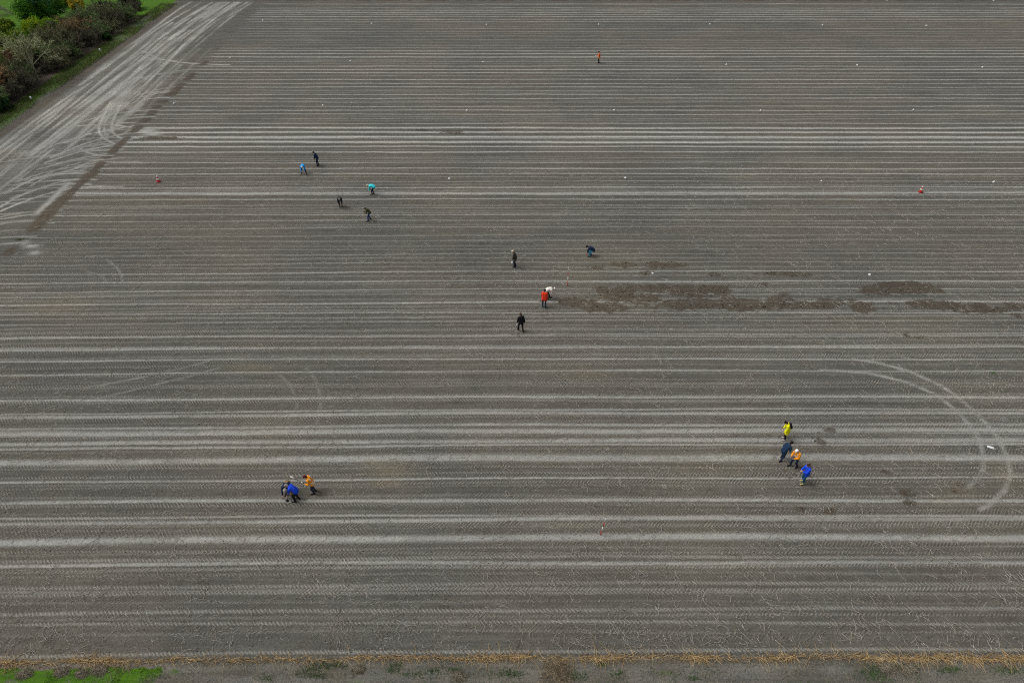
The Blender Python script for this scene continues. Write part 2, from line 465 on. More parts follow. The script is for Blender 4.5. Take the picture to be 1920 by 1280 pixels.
for k in range(36):
    x0 = hr.uniform(-63.2, -54.8) if k < 28 else hr.uniform(-55, -51)
    dr = hr.uniform(-2.2, 2.2)
    ya, yb = (hr.uniform(68, 88), 151) if hr.random() < .5 else (hr.uniform(68, 100), hr.uniform(110, 151))
    if k >= 28: ya, yb = hr.uniform(68, 84), hr.uniform(100, 124)
    t = yy[(yy >= ya) & (yy <= yb)]
    x = x0 + dr * (t - 100) / 50 + hr.uniform(.2, 1.1) * np.sin(t / hr.uniform(9, 20) + hr.random() * 6) + np.where(t > 126, ((t - 126) / 24) ** 2 * hr.uniform(.3, 2.4), 0)
    for off in (0, 1.9):
        xx_ = np.maximum(x + off, -63.6)
        if k % 3 == 2 and off:                                              # gaps left between the wheels stay dark
            i0, i1 = np.searchsorted(ds, [t[0], t[-1]])
            c = np.interp(ds[i0:i1], t, xx_)
            dry[i0:i1] *= 1 - .70 * np.exp(-((xs[None, :] - c[:, None] - .8) / .34) ** 2)
        else:
            hw, sg_ = hr.uniform(.2, .42), hr.uniform(.62, .92)
            q_ = np.stack([xx_, t], 1)
            if k < 28:
                polyline_field(q_, hw, sg_, dry, power=2.0)
            else:                                                           # stray single passes fade in and out
                for a_, w_ in enumerate((.25, .5, .8, .8, .5, .25)):
                    n_ = len(q_) / 6
                    pc = q_[int(a_ * n_):int((a_ + 1) * n_) + 1]
                    if len(pc) > 1: polyline_field(pc, hw, sg_ * w_, dry, power=2.0)
sk1 = VN2((XX + .035 * (DD - 100) - bend) / .55 + 40, DD / 15); sk2 = VN3((XX - .04 * (DD - 100) - bend) / .42 + 9, DD / 11)
gap = np.clip(1.15 * (1 - sstep(.22, .42, sk1)) + 1.0 * (1 - sstep(.20, .38, sk2)), 0, 1) * sstep(57, 62, DD) * (XX < -50) * (XX > -64.5)
dry *= 1 - .66 * gap
# arcs where machines turned out of the rows
for k in range(30):
    d0 = hr.uniform(76, 112); r = hr.uniform(5, 9); sg = -1 if hr.random() < .78 else 1
    tt = np.linspace(0, hr.uniform(.7, 1.45), 16)
    x = ROW_END + hr.uniform(-1.5, 1.0) - r * np.sin(tt); y = d0 + sg * r * (1 - np.cos(tt))
    polyline_field(np.stack([x, y], 1), hr.uniform(.13, .2), hr.uniform(.45, .8), dry)
def chaikin(p, it=2):
    p = np.array(p, float)
    for _ in range(it):
        q = np.empty((2 * len(p) - 2, 2)); q[0::2] = .75 * p[:-1] + .25 * p[1:]; q[1::2] = .25 * p[:-1] + .75 * p[1:]
        p = np.vstack([p[:1], q, p[-1:]])
    return p


for st_, pts in [(.95, [(208,190),(192,222),(183,245),(196,262),(222,272)]), (.95, [(226,198),(212,224),(207,245),(222,257),(238,263)]), (.7, [(216,192),(200,222),(193,246),(205,258)]),
                 (.8, [(95,296),(150,272),(205,256),(262,247)]), (.8, [(85,305),(150,284),(210,272)]), (.75, [(70,318),(140,298),(200,288)]), (.85, [(110,270),(185,246),(250,236)]),
                 (.8, [(255,240),(205,233),(140,236)]), (.85, [(0,396),(50,375),(100,360),(152,350),(230,350)]), (.85, [(0,388),(30,370),(75,352),(120,344),(170,346)]), (.7, [(0,411),(60,401),(112,402)]),
                 (.75, [(10,362),(60,336),(110,325),(172,325)]), (.65, [(20,372),(90,346),(140,336),(180,337)]), (.6, [(0,420),(50,414),(100,418)]), (.8, [(268,96),(300,112),(350,119),(430,122)]), (.7, [(262,104),(290,112),(330,114)]),
                 (.7, [(250,242),(215,256),(150,262),(120,268)]), (.65, [(150,310),(180,300),(230,296)]), (.7, [(135,318),(165,306),(215,303),(260,304)])]:
    polyline_field([ground_at(*q) for q in chaikin(pts)], .19, st_ * 1.05, dry)
# nearer left: tracks running straight on, bending a little towards the camera
for k in range(20):
    d0 = hr.uniform(60, 84)
    tt = np.linspace(0, 1, 14)
    x = ROW_END + 1 - tt * hr.uniform(8, 15); y = d0 - tt ** 2 * hr.uniform(1.0, 4.5)
    polyline_field(np.stack([x, y], 1), hr.uniform(.12, .2), hr.uniform(.35, .65), dry)

# dark turned-up ridge where the rows end, in pieces
re_n = VN4(XX * 0 + 3.3, DD / 3.2) * .6 + VN2(XX * 0 + 8.1, DD / .9) * .4
ridge = np.exp(-((XX - ROW_END - .5 * (VN1(XX * 0 + 5, DD / 4) - .5)) / (.40 + .40 * VN3(XX * 0 + 6, DD / 1.4))) ** 2) * sstep(.43, .58, re_n + .16 * (1 - sstep(84, 92, DD))) * sstep(57, 60, DD) * (1 - sstep(116, 126, DD))
dark = np.maximum(dark, np.clip(1.15 * ridge, 0, 1)); zz += .10 * ridge * VN2(XX / .3, DD / .3)
edge_p = np.exp(-((XX - ROW_END + 1.3) / .4) ** 2) * sstep(.45, .6, VN3(XX * 0 + 2, DD / 2.5)) * sstep(57, 60, DD) * (1 - sstep(74, 80, DD))
dry = np.maximum(dry, .75 * edge_p)
for (px, py, w, hgt, s) in [(60,461,16,4,.8),(65,474,14,4,.7),(47,455,10,5,.6),(272,246,22,4,1.0),(285,252,18,3,.9)]:
    cx, cy = ground_at(px, py); wx = w * (py - HOR) ** -1 * CAM_H / COSP; wy = hgt * m_per_px(py)
    dry = np.maximum(dry, s * np.exp(-(((XX - cx) / wx) ** 2 + ((DD - cy) / wy) ** 2)))

# patches of loose dark soil thrown over the rows
PATCH = [(1160,546,42,13),(1235,540,45,9),(1300,545,72,13),(1345,545,30,10),(1085,566,40,9),(1130,575,45,11),(1195,560,60,9),(1290,570,85,13),(1380,571,62,12),(1450,570,45,12),
         (1475,562,22,11),(1540,570,62,10),(1615,572,34,13),(1700,538,60,11),(1655,545,50,9),(1625,548,18,8),(1725,543,45,6),(1760,540,10,8),(1740,570,68,9),(1815,576,62,10),(1850,580,40,8),
         (1905,575,22,9),(1905,592,14,6),(1165,497,26,6),(1245,497,42,6),(1115,500,20,5),(1450,513,40,4),(1490,515,30,4),(1430,533,14,4),
         (1662,884,13,5),(1800,908,15,6),(1788,920,8,6),(1700,925,16,8),(1706,942,14,6),(1555,805,14,5),(1536,828,12,8),(1555,958,14,6),(1500,955,10,6),
         (840,247,24,2.5),(855,251,14,2),(928,244,16,2),(790,244,14,2),(1210,512,12,5),(1340,515,14,4),(300,259,40,3),(280,259,25,3),(1700,629,10,6),(1720,632,16,4)]
for (px, py, w, hgt) in PATCH:
    cx, cy = ground_at(px, py); wx = w * CAM_H / COSP / (py - HOR); wy = hgt * m_per_px(py)
    i0, i1 = np.searchsorted(ds, [cy - 2 * wy, cy + 2 * wy]); j0, j1 = np.searchsorted(xs, [cx - 2 * wx, cx + 2 * wx])
    gx, gy = xs[None, j0:j1], ds[i0:i1, None]
    q = ((gx - cx) / wx) ** 2 + ((gy - cy) / wy) ** 2 + 1.0 * (VN2(gx / .35, gy / .3) - .5) + 1.3 * (VN3(gx / 1.1, gy / .8) - .5) + .7 * (VN4(gx / .16, gy / .16) - .5)
    dark[i0:i1, j0:j1] = np.maximum(dark[i0:i1, j0:j1], (.9 if w > 25 else .56) * (1 - sstep(.35, 1.25, q)))
    zz[i0:i1, j0:j1] += 0.03 * (1 - sstep(.2, 1.2, q)) * VN4(gx / .3, gy / .3)
# scuffed footprints around people, darkened to paint contact shadow at their feet
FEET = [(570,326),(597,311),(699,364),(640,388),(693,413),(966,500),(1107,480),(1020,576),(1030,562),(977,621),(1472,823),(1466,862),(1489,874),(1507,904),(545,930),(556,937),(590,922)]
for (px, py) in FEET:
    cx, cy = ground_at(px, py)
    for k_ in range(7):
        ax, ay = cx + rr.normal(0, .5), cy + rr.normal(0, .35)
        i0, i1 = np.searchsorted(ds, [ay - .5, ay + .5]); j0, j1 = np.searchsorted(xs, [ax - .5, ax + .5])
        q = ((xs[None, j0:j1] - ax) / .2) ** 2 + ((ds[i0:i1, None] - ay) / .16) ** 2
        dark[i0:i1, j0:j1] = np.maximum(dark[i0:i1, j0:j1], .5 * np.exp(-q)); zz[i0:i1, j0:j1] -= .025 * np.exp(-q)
TANP_ = [(735,880,45,20,.9),(700,868,25,10,.8),(725,905,40,12,.9),(100,575,70,18,.7),(120,560,40,8,.5),(1100,700,45,14,.45),(470,690,45,8,.6),(30,705,40,6,.4),(1880,890,30,25,.6),(1800,920,40,20,.55),
         (1770,935,40,16,.5),(1440,190,30,4,.5),(1160,480,120,30,.3),(1080,520,60,30,.35),(1065,985,60,6,.5)]
for (px, py, w, hgt, s) in TANP_:  # tan plant matting
    cx, cy = ground_at(px, py); wx = w * CAM_H / COSP / (py - HOR); wy = hgt * m_per_px(py)
    tan = np.maximum(tan, s * np.exp(-(((XX - cx) / wx) ** 2 + ((DD - cy) / wy) ** 2)))
tan = np.maximum(tan, .20 * sstep(.55, .85, VN2(XX / 9, DD / 3)) * (DD < 100))
# grass: strip beside the hedge, pasture beyond it, verge nearest the drone, far edge
wob = 1.0 * (VN1(XX * 0 + 1, DD / 5) - .5)
strip = sstep(-69.0, -68.4, XX + wob) * (1 - sstep(-66.2, -65.5, XX + wob)) * (DD > 40)
brk = .55 + .55 * VN3(XX / 1.5, DD / 4)
green = np.maximum(green, np.clip(strip * brk * .72, 0, 1) * (DD < 140))
green = np.maximum(green, (XX < -80) * np.ones_like(DD))
dark = np.maximum(dark, .8 * (XX > -82) * (XX < -68.2) * (DD < 142))
green = np.maximum(green, sstep(-.6, .4, -(XX + 66.6 + 3.0 * np.maximum(0, 142 - DD))) * (DD > 136))
green = np.maximum(green, (DD > FAR_D + 1.0) * (.42 + .12 * (VN1(XX / 2, DD / .5) - .5)))
green = np.where(DD > FAR_D + 4, np.maximum(green, .7), green)
dark = np.maximum(dark, .7 * sstep(FAR_D - .7, FAR_D + .1, DD) * (DD < FAR_D + 1.6) * sstep(.3, .6, VN2(XX / 1.2, DD / .5)))
dry = np.where(DD > FAR_D, 0, dry)
dark = np.maximum(dark, .42 * sstep(-66.0, -65.2, XX) * (1 - sstep(-64.6, -63.4, XX)) * (DD > 62) * (DD < 150))
gx0, gd = ground_at(335, 1262)
gpatch = (1 - sstep(gx0 - 1.6, gx0 + 1.0, XX + 1.6 * (VN2(XX / .5, DD / .4) - .5))) * (1 - sstep(18.12, 18.38, DD + .25 * (VN3(XX / .4, DD / .4) - .5)))
green = np.maximum(green, (.45 + .45 * VN2(XX / .6, DD / .35)) * gpatch * (XX > -60))
vg = (DD < 18.3) * sstep(.45, .9, VN1(XX / 1.6, DD / .45)) * .42
green = np.maximum(green, vg)
dry = np.where(DD < 18.5, .22 * VN2(XX / 1.3, DD / .4), dry)
tan = np.where(DD < 18.9, .45 * VN3(XX / .6, DD / .3), tan)
# small lumps, real relief
zz += 0.03 * (VN1(XX / .22, DD / .22) - .5) + 0.05 * (VN3(XX / 2.1, DD / 1.4) - .5)
zz += dark * 0.03 * VN2(XX / .18, DD / .18)
far_flat = (np.abs(XX) > 110) | (DD > 156) | (DD < 9)
zz = np.where(far_flat, 0, zz).astype(np.float32)

V = np.empty(shape + (3,), np.float32)
V[..., 0] = XX; V[..., 1] = DD; V[..., 2] = zz
idx = np.arange(shape[0] * shape[1], dtype=np.int32).reshape(shape)
F = np.stack([idx[:-1, :-1], idx[:-1, 1:], idx[1:, 1:], idx[1:, :-1]], -1).reshape(-1, 4)
gm = mesh_np("ground", V.reshape(-1, 3), F, smooth=True)
for nm, ch in (("soil_a", (dry, green, dark)), ("soil_b", (cha, chb, tan))):
    at = gm.color_attributes.new(nm, 'FLOAT_COLOR', 'POINT')
    c = np.ones(shape + (4,), np.float32)
    for i, q in enumerate(ch): c[..., i] = np.clip(q, 0, 1)
    at.data.foreach_set("color", c.ravel())
tag(link("ground", gm, SOIL), kind="structure")


def gz(x, d):
    i = int(np.clip(np.searchsorted(ds, d), 1, len(ds) - 1)); j = int(np.clip(np.searchsorted(xs, x), 1, len(xs) - 1))
    return float(max(zz[i, j], zz[i - 1, j], zz[i, j - 1], zz[i - 1, j - 1]))


def gz_arr(x, d):
    i = np.clip(np.searchsorted(ds, d), 1, len(ds) - 1); j = np.clip(np.searchsorted(xs, x), 1, len(xs) - 1)
    return zz[i, j]


def dry_arr(x, d):
    i = np.clip(np.searchsorted(ds, d), 1, len(ds) - 1); j = np.clip(np.searchsorted(xs, x), 1, len(xs) - 1)
    return dry[i, j]


# ------------------------------------------------------------------ litter, straw, grass (uncountable stuff)
def strands(x, d, ang, length, rad, curl, lift, K=5, z0=None, up=None, rng=RNG):
    """curved thin stems lying on (or rising from) the ground"""
    n = len(x)
    t = np.linspace(0, 1, K)[None, :]
    a = ang[:, None] + curl[:, None] * (t - .3)
    st = length[:, None] / (K - 1)
    dx = np.cumsum(np.cos(a) * st, 1) - np.cos(a[:, :1]) * st
    dy = np.cumsum(np.sin(a) * st, 1) - np.sin(a[:, :1]) * st
    z = (gz_arr(x, d) if z0 is None else z0)[:, None] + lift[:, None] * np.sin(np.pi * np.clip(t * .9 + .08, 0, 1)) + rad[:, None]
    if up is not None:
        z = z + up[:, None] * t
    P = np.stack([x[:, None] + dx, d[:, None] + dy, z], -1)
    Rd = rad[:, None] * (1 - .55 * t)
    return P, Rd


def litter():
    n = 70000
    # even in area over the visible wedge, thinner far away
    d = 19.0 + (RNG.random(n) ** 1.15) * 92
    x = (RNG.random(n) * 2 - 1) * (d * .60 + 19.5)
    keep = VN3(x / 1.6, d / .55) * .55 + VN2(x / 5, d / 2.2) * .45 + RNG.normal(0, .12, n) > .55
    keep &= RNG.random(n) > .72 * np.clip(dry_arr(x, d), 0, 1)
    keep &= ~((x < ROW_END - 1) & (d > 66))
    keep &= RNG.random(n) < 1 - .55 * sstep(45, 100, d)
    x, d = x[keep], d[keep]; n = len(x)
    L = np.clip(RNG.gamma(2.2, .19, n), .10, 1.3)
    P, Rd = strands(x, d, RNG.random(n) * 6.28, L, RNG.uniform(.005, .010, n) + .009 * RNG.random(n) ** 4, RNG.normal(0, 1.5, n), RNG.uniform(.0, .06, n))
    v, f = tubes(P, Rd)
    tag_n = n
    base = np.array(srgb(182, 175, 164)); alt = np.array(srgb(158, 146, 124)); dk = np.array(srgb(140, 132, 120))
    k = RNG.random(n)[:, None]
    c = np.where(k < .62, base, np.where(k < .8, alt, dk)) * RNG.uniform(.7, 1.15, (n, 1))
    col1 = np.repeat(c, 15, 0)
    # longer withered potato haulm, in loose tangles, drawn as wandering stems with side shoots
    nc = 15000
    cd = 19.1 + RNG.random(nc) ** 1.2 * 58; cx = (RNG.random(nc) * 2 - 1) * (cd * .60 + 19.5)
    ok = (VN3(cx / 2.2, cd / .9) * .5 + VN1(cx / 6, cd / 2.6) * .5 + RNG.normal(0, .16, nc) > .43) & (RNG.random(nc) > .6 * np.clip(dry_arr(cx, cd), 0, 1)) & ~((cx < ROW_END) & (cd > 66))
    cx, cd = cx[ok], cd[ok]
    kk = RNG.integers(1, 4, len(cx))
    hx = np.repeat(cx, kk) + RNG.normal(0, .12, kk.sum()); hd = np.repeat(cd, kk) + RNG.normal(0, .10, kk.sum()); m = len(hx)
    P2, R2 = strands(hx, hd, RNG.random(m) * 6.28, np.clip(RNG.gamma(3.0, .12, m), .12, 1.0), RNG.uniform(.007, .0125, m), RNG.normal(0, 1.1, m), RNG.uniform(.01, .09, m), K=8)
    P2[..., :2] += np.cumsum(RNG.normal(0, .016, P2[..., :2].shape), 1)
    R2 = np.maximum(R2, .007)
    v2, f2 = tubes(P2, R2)
    c2 = np.where(RNG.random((m, 1)) < .75, np.array(srgb(204, 199, 190)), np.array(srgb(178, 166, 146))) * RNG.uniform(.66, 1.08, (m, 1))
    v, f = joinvf([(v, f), (v2, f2)])
    me = mesh_np("straw_litter", v, f, np.concatenate([col1, np.repeat(c2, 24, 0)]))
    tag(link("straw_litter", me, STEM), "pale dry plant stems strewn over the bare soil", "plant litter", kind="stuff")


def lumps(name, n, dmax, smin, smax, cols, label, cat, flat=.7):
    d = 18.9 + (RNG.random(n) ** 1.4) * dmax
    x = (RNG.random(n) * 2 - 1) * (d * .60 + 19.5)
    k = RNG.random(n) > .55 * np.clip(dry_arr(x, d), 0, 1)
    x, d = x[k], d[k]; n = len(x)
    s = smin + (smax - smin) * RNG.random(n) ** 2.5
    o = np.array([[1, 0, 0], [-1, 0, 0], [0, 1, 0], [0, -1, 0], [0, 0, 1], [0, 0, -.6]])
    v = o[None] * (s[:, None, None] * RNG.uniform(.6, 1.3, (n, 6, 1)))
    v += RNG.normal(0, .16, v.shape) * s[:, None, None]
    v[..., 2] *= flat
    v[..., 0] += x[:, None]; v[..., 1] += d[:, None]; v[..., 2] += (gz_arr(x, d) + s * .25)[:, None]
    tri = np.array([[0, 2, 4], [2, 1, 4], [1, 3, 4], [3, 0, 4], [2, 0, 5], [1, 2, 5], [3, 1, 5], [0, 3, 5]])
    f = (tri[None] + (np.arange(n) * 6)[:, None, None]).reshape(-1, 3)
    c = np.array([srgb(*q) for q in cols])[RNG.integers(0, len(cols), n)] * RNG.uniform(.75, 1.2, (n, 1))
    me = mesh_np(name, v.reshape(-1, 3), f, np.repeat(c, 6, 0))
    tag(link(name, me, STEM), label, cat, kind="stuff")


def straw_line():
    n = 8500
    x = RNG.uniform(-34, 34, n)
    den = .26 + sstep(.30, .62, VN1(x / 1.7, x * 0 + 4)) * (.1 + .9 * VN2(x / .5, x * 0 + 9))
    k = RNG.random(n) < den
    x = x[k]; n = len(x)
    off = .30 * (VN3(x / 2.5, x * 0 + 2) - .5)
    d = 18.80 + off * .6 - .012 * np.maximum(0, -x) * .7 + RNG.normal(0, .06, n) - .10 * RNG.random(n) ** 3
    ang = np.where(RNG.random(n) < .62, RNG.normal(0, .35, n), RNG.uniform(-2.6, -.5, n)) + np.where(RNG.random(n) < .5, 0, np.pi) * (RNG.random(n) < .62)
    L = np.clip(RNG.gamma(4, .11, n), .15, 1.0)
    P, Rd = strands(x, d, ang, L, RNG.uniform(.007, .014, n), RNG.normal(0, 1.0, n), RNG.uniform(.02, .16, n))
    v, f = tubes(P, Rd)
    cols = np.array([srgb(204, 174, 122), srgb(180, 148, 100), srgb(218, 196, 152), srgb(126, 108, 84), srgb(168, 156, 134)])
    c = cols[RNG.choice(5, n, p=[.3, .26, .18, .14, .12])] * RNG.uniform(.75, 1.12, (n, 1))
    me = mesh_np("dead_grass", v, f, np.repeat(c, 15, 0))
    tag(link("dead_grass", me, STEM), "golden dead grass lying along the ploughed edge", "dead grass", kind="stuff")
    # grey and tan dead weeds scattered over the verge
    n = 22000
    x = RNG.uniform(-30, 30, n); d = RNG.uniform(13.5, 18.6, n)
    k = VN3(x / .8, d / .5) * .6 + VN1(x / 2.6, d / 1.0) * .4 + RNG.normal(0, .08, n) > .50
    x, d = x[k], d[k]; n = len(x)
    P, Rd = strands(x, d, RNG.random(n) * 6.28, np.clip(RNG.gamma(3, .06, n), .05, .5), RNG.uniform(.003, .008, n), RNG.normal(0, 1.2, n), RNG.uniform(0, .06, n))
    v, f = tubes(P, Rd)
    cols = np.array([srgb(160, 154, 146), srgb(132, 124, 114), srgb(178, 170, 156), srgb(104, 100, 84)])
    c = cols[RNG.integers(0, 4, n)] * RNG.uniform(.75, 1.1, (n, 1))
    me = mesh_np("dead_weeds", v, f, np.repeat(c, 15, 0))
    tag(link("dead_weeds", me, STEM), "grey withered weeds littering the verge below the straw line", "dead weeds", kind="stuff")


def blades(name, x, d, hmin, hmax, rad, cols, label, cat, lean=.6):
    n = len(x)
    h = RNG.uniform(hmin, hmax, n)
    P, Rd = strands(x, d, RNG.random(n) * 6.28, h * lean, np.full(n, rad), RNG.normal(0, .5, n), h * 0, K=4, up=h * .75)
    Rd[:, 1:] *= np.array([1.0, .8, .25])[None, :]
    v, f = tubes(P, Rd)
    c = np.array([srgb(*q) for q in cols])[RNG.integers(0, len(cols), n)] * RNG.uniform(.7, 1.2, (n, 1))
    me = mesh_np(name, v, f, np.repeat(c, 12, 0))
    tag(link(name, me, BLADE), label, cat, kind="stuff")


litter()
lumps("soil_clods", 16000, 45, .012, .045, [(92, 88, 80), (104, 99, 91), (80, 75, 67)], "crumbled clods of grey brown soil on the field", "soil clods")
lumps("field_stones", 420, 45, .012, .034, [(196, 190, 178), (170, 160, 146)], "pale pebbles scattered on the soil", "pebbles")
def patch_crumbs():
    vx, vd = [], []
    for (px, py, w, hgt) in PATCH:
        cx, cy = ground_at(px, py); wx = w * CAM_H / COSP / (py - HOR); wy = hgt * m_per_px(py)
        m_ = int(26 * wx * wy) + 6
        vx.append(cx + RNG.normal(0, .5, m_) * wx); vd.append(cy + RNG.normal(0, .5, m_) * wy)
    x = np.concatenate(vx); d = np.concatenate(vd); n = len(x)
    s = .02 + .07 * RNG.random(n) ** 2.5
    o = np.array([[1, 0, 0], [-1, 0, 0], [0, 1, 0], [0, -1, 0], [0, 0, 1], [0, 0, -.6]])
    v = o[None] * (s[:, None, None] * RNG.uniform(.6, 1.3, (n, 6, 1))) + RNG.normal(0, .16, (n, 6, 3)) * s[:, None, None]
    v[..., 0] += x[:, None]; v[..., 1] += d[:, None]; v[..., 2] = v[..., 2] * .8 + (gz_arr(x, d) + s * .25)[:, None]
    tri = np.array([[0, 2, 4], [2, 1, 4], [1, 3, 4], [3, 0, 4], [2, 0, 5], [1, 2, 5], [3, 1, 5], [0, 3, 5]])
    f = (tri[None] + (np.arange(n) * 6)[:, None, None]).reshape(-1, 3)
    c = np.array([srgb(78, 70, 60), srgb(92, 83, 72), srgb(68, 60, 52)])[RNG.integers(0, 3, n)] * RNG.uniform(.8, 1.2, (n, 1))
    tag(link("loose_soil", mesh_np("loose_soil", v.reshape(-1, 3), f, np.repeat(c, 6, 0)), STEM), "crumbs of dark loose soil thrown over the furrows", "loose soil", kind="stuff")


patch_crumbs()
straw_line()
n = 26000
x = RNG.uniform(-24, -10.5, n); d = RNG.uniform(13.5, 18.5, n)
gi = np.array([gpatch[min(np.searchsorted(ds, b), len(ds) - 1), min(np.searchsorted(xs, a), len(xs) - 1)] for a, b in zip(x, d)])
k = (gi > RNG.random(n) * .9 + .05) & (VN2(x / .7, d / .4) > .40)
blades("lawn_grass", x[k], d[k], .05, .14, .006, [(48, 90, 18), (60, 106, 24), (42, 76, 20), (96, 108, 54)], "bright green grass at the near left corner below the straw", "grass")
WEED = [(590,1250,.5),(612,1248,.45),(635,1246,.35),(580,1262,.5),(600,1268,.4),(745,1245,.35),(770,1262,.5),(735,1256,.3),(815,1258,.4),(850,1255,.3),(950,1260,.4),(970,1263,.3),(1070,1262,.45),
        (1085,1270,.4),(1160,1262,.3),(1640,1252,.5),(1636,1262,.4),(1645,1272,.5),(1700,1250,.4),(1770,1256,.4),(1790,1254,.35),(1880,1256,.5),(1905,1258,.5),(1300,1272,.3),(500,1272,.4),(1130,1246,.25),(35,449,.5),(1860,700,.25)]
wx_, wd_ = [RNG.uniform(-26, 26, 9000)], [RNG.uniform(15.5, 18.35, 9000)]
kk_ = VN2(wx_[0] / .9, wd_[0] / .5) * .6 + VN4(wx_[0] / 3, wd_[0] / 1.2) * .4 > .60
wx_, wd_ = [wx_[0][kk_]], [wd_[0][kk_]]
for (px, py, s) in WEED:
    cx, cy = ground_at(px, py); m_ = int(300 * s)
    wx_.append(cx + RNG.normal(0, s * .75, m_)); wd_.append(cy + RNG.normal(0, s * .26, m_))
blades("green_weeds", np.concatenate(wx_), np.concatenate(wd_), .03, .12, .009, [(64, 108, 42), (80, 126, 48), (98, 134, 62), (54, 92, 40)], "low green weeds sprouting on the verge", "weeds", lean=1.0)
n = 30000
d = RNG.uniform(62, 150, n); x = RNG.uniform(-68.6, -65.4, n)
k = (VN3(x / 1.5, d / 4) + RNG.normal(0, .15, n) > .38)
blades("rough_grass", x[k], d[k], .10, .42, .018, [(84, 112, 44), (98, 124, 48), (140, 132, 96), (74, 98, 38), (126, 120, 88)], "rough green and fawn grass strip at the foot of the hedge", "rough grass", lean=.9)


# ------------------------------------------------------------------ trees and shrubs
def branch_system(rng, levels, base_pts, base_dir, L0, R0, up=.25, K=4):
    """levels: list of (children per branch, length ratio, radius ratio, spread). Returns list of (P, Rad) per level"""
    P0 = np.asarray(base_pts, float); D0 = np.asarray(base_dir, float)
    L = np.full(len(P0), L0) * rng.uniform(.8, 1.15, len(P0)); Rr = np.full(len(P0), R0) * rng.uniform(.8, 1.2, len(P0))
    out = []

    def curve(Pb, Db, L, bendamt):
        t = np.linspace(0, 1, K)
        b = rng.normal(0, bendamt, Pb.shape); b[:, 2] += up * .5
        P = Pb[:, None, :] + L[:, None, None] * (t[None, :, None] * Db[:, None, :] + (t[None, :, None] ** 2) * b[:, None, :] * .5)
        return P
    P = curve(P0, D0, L, .18)
    out.append((P, Rr[:, None] * np.linspace(1, .55, K)[None, :]))
    for (nc, lr, rr_, sp) in levels:
        n = len(P) * nc
        par = np.repeat(np.arange(len(P)), nc)
        t = rng.uniform(.28, 1.0, n)
        fi = t * (K - 1); i = np.minimum(fi.astype(int), K - 2); fr = (fi - i)[:, None]
        st = P[par, i] * (1 - fr) + P[par, i + 1] * fr
        dr = P[par, i + 1] - P[par, i]; dr /= np.linalg.norm(dr, axis=1, keepdims=True)
        D = dr + rng.normal(0, sp, (n, 3)); D[:, 2] += up
        D /= np.linalg.norm(D, axis=1, keepdims=True)
        L = L[par] * lr * rng.uniform(.6, 1.25, n) * (1.1 - .4 * t); Rr = Rr[par] * rr_ * rng.uniform(.8, 1.2, n)
        P = curve(st, D, L, .22)
        out.append((P, Rr[:, None] * np.linspace(1, .4, K)[None, :]))
    return out


def bare_meshes(name, seed, stems, spreadr, L0, R0, levels, cols, trunk_col, tree=False, up=.25, minr=.010):
    rng = np.random.default_rng(seed)
    a = rng.random(stems) * 6.28
    rad = rng.random(stems) ** .5 * spreadr
    bp = np.stack([np.cos(a) * rad, np.sin(a) * rad, np.full(stems, -.05)], 1)
    lean = rng.uniform(.05, 1.1, stems) if not tree else np.full(stems, .12)
    bd = np.stack([np.cos(a) * lean, np.sin(a) * lean, np.ones(stems)], 1)
    bd /= np.linalg.norm(bd, axis=1, keepdims=True)
    sysm = branch_system(rng, levels, bp, bd, L0, R0, up)
    nt_ = 2 if tree else 1
    tv, tf = joinvf([tubes(P, np.maximum(Q, minr), 5) for P, Q in sysm[:nt_]])
    tme = mesh_np(name + "_trunk", tv, tf, np.array(trunk_col)[None, :] * rng.uniform(.85, 1.1, (len(tv), 1)), True)
    vs = []; cs = []
    for P, Q in sysm[nt_:]:
        v, f = tubes(P, np.maximum(Q, minr))
        vs.append((v, f))
        c = np.array([srgb(*q) for q in cols])[rng.integers(0, len(cols), len(P))] * rng.uniform(.7, 1.25, (len(P), 1))
        cs.append(np.repeat(c, P.shape[1] * 3, 0))
    v, f = joinvf(vs)
    cme = mesh_np(name + "_crown", v, f, np.concatenate(cs))
    return tme, cme


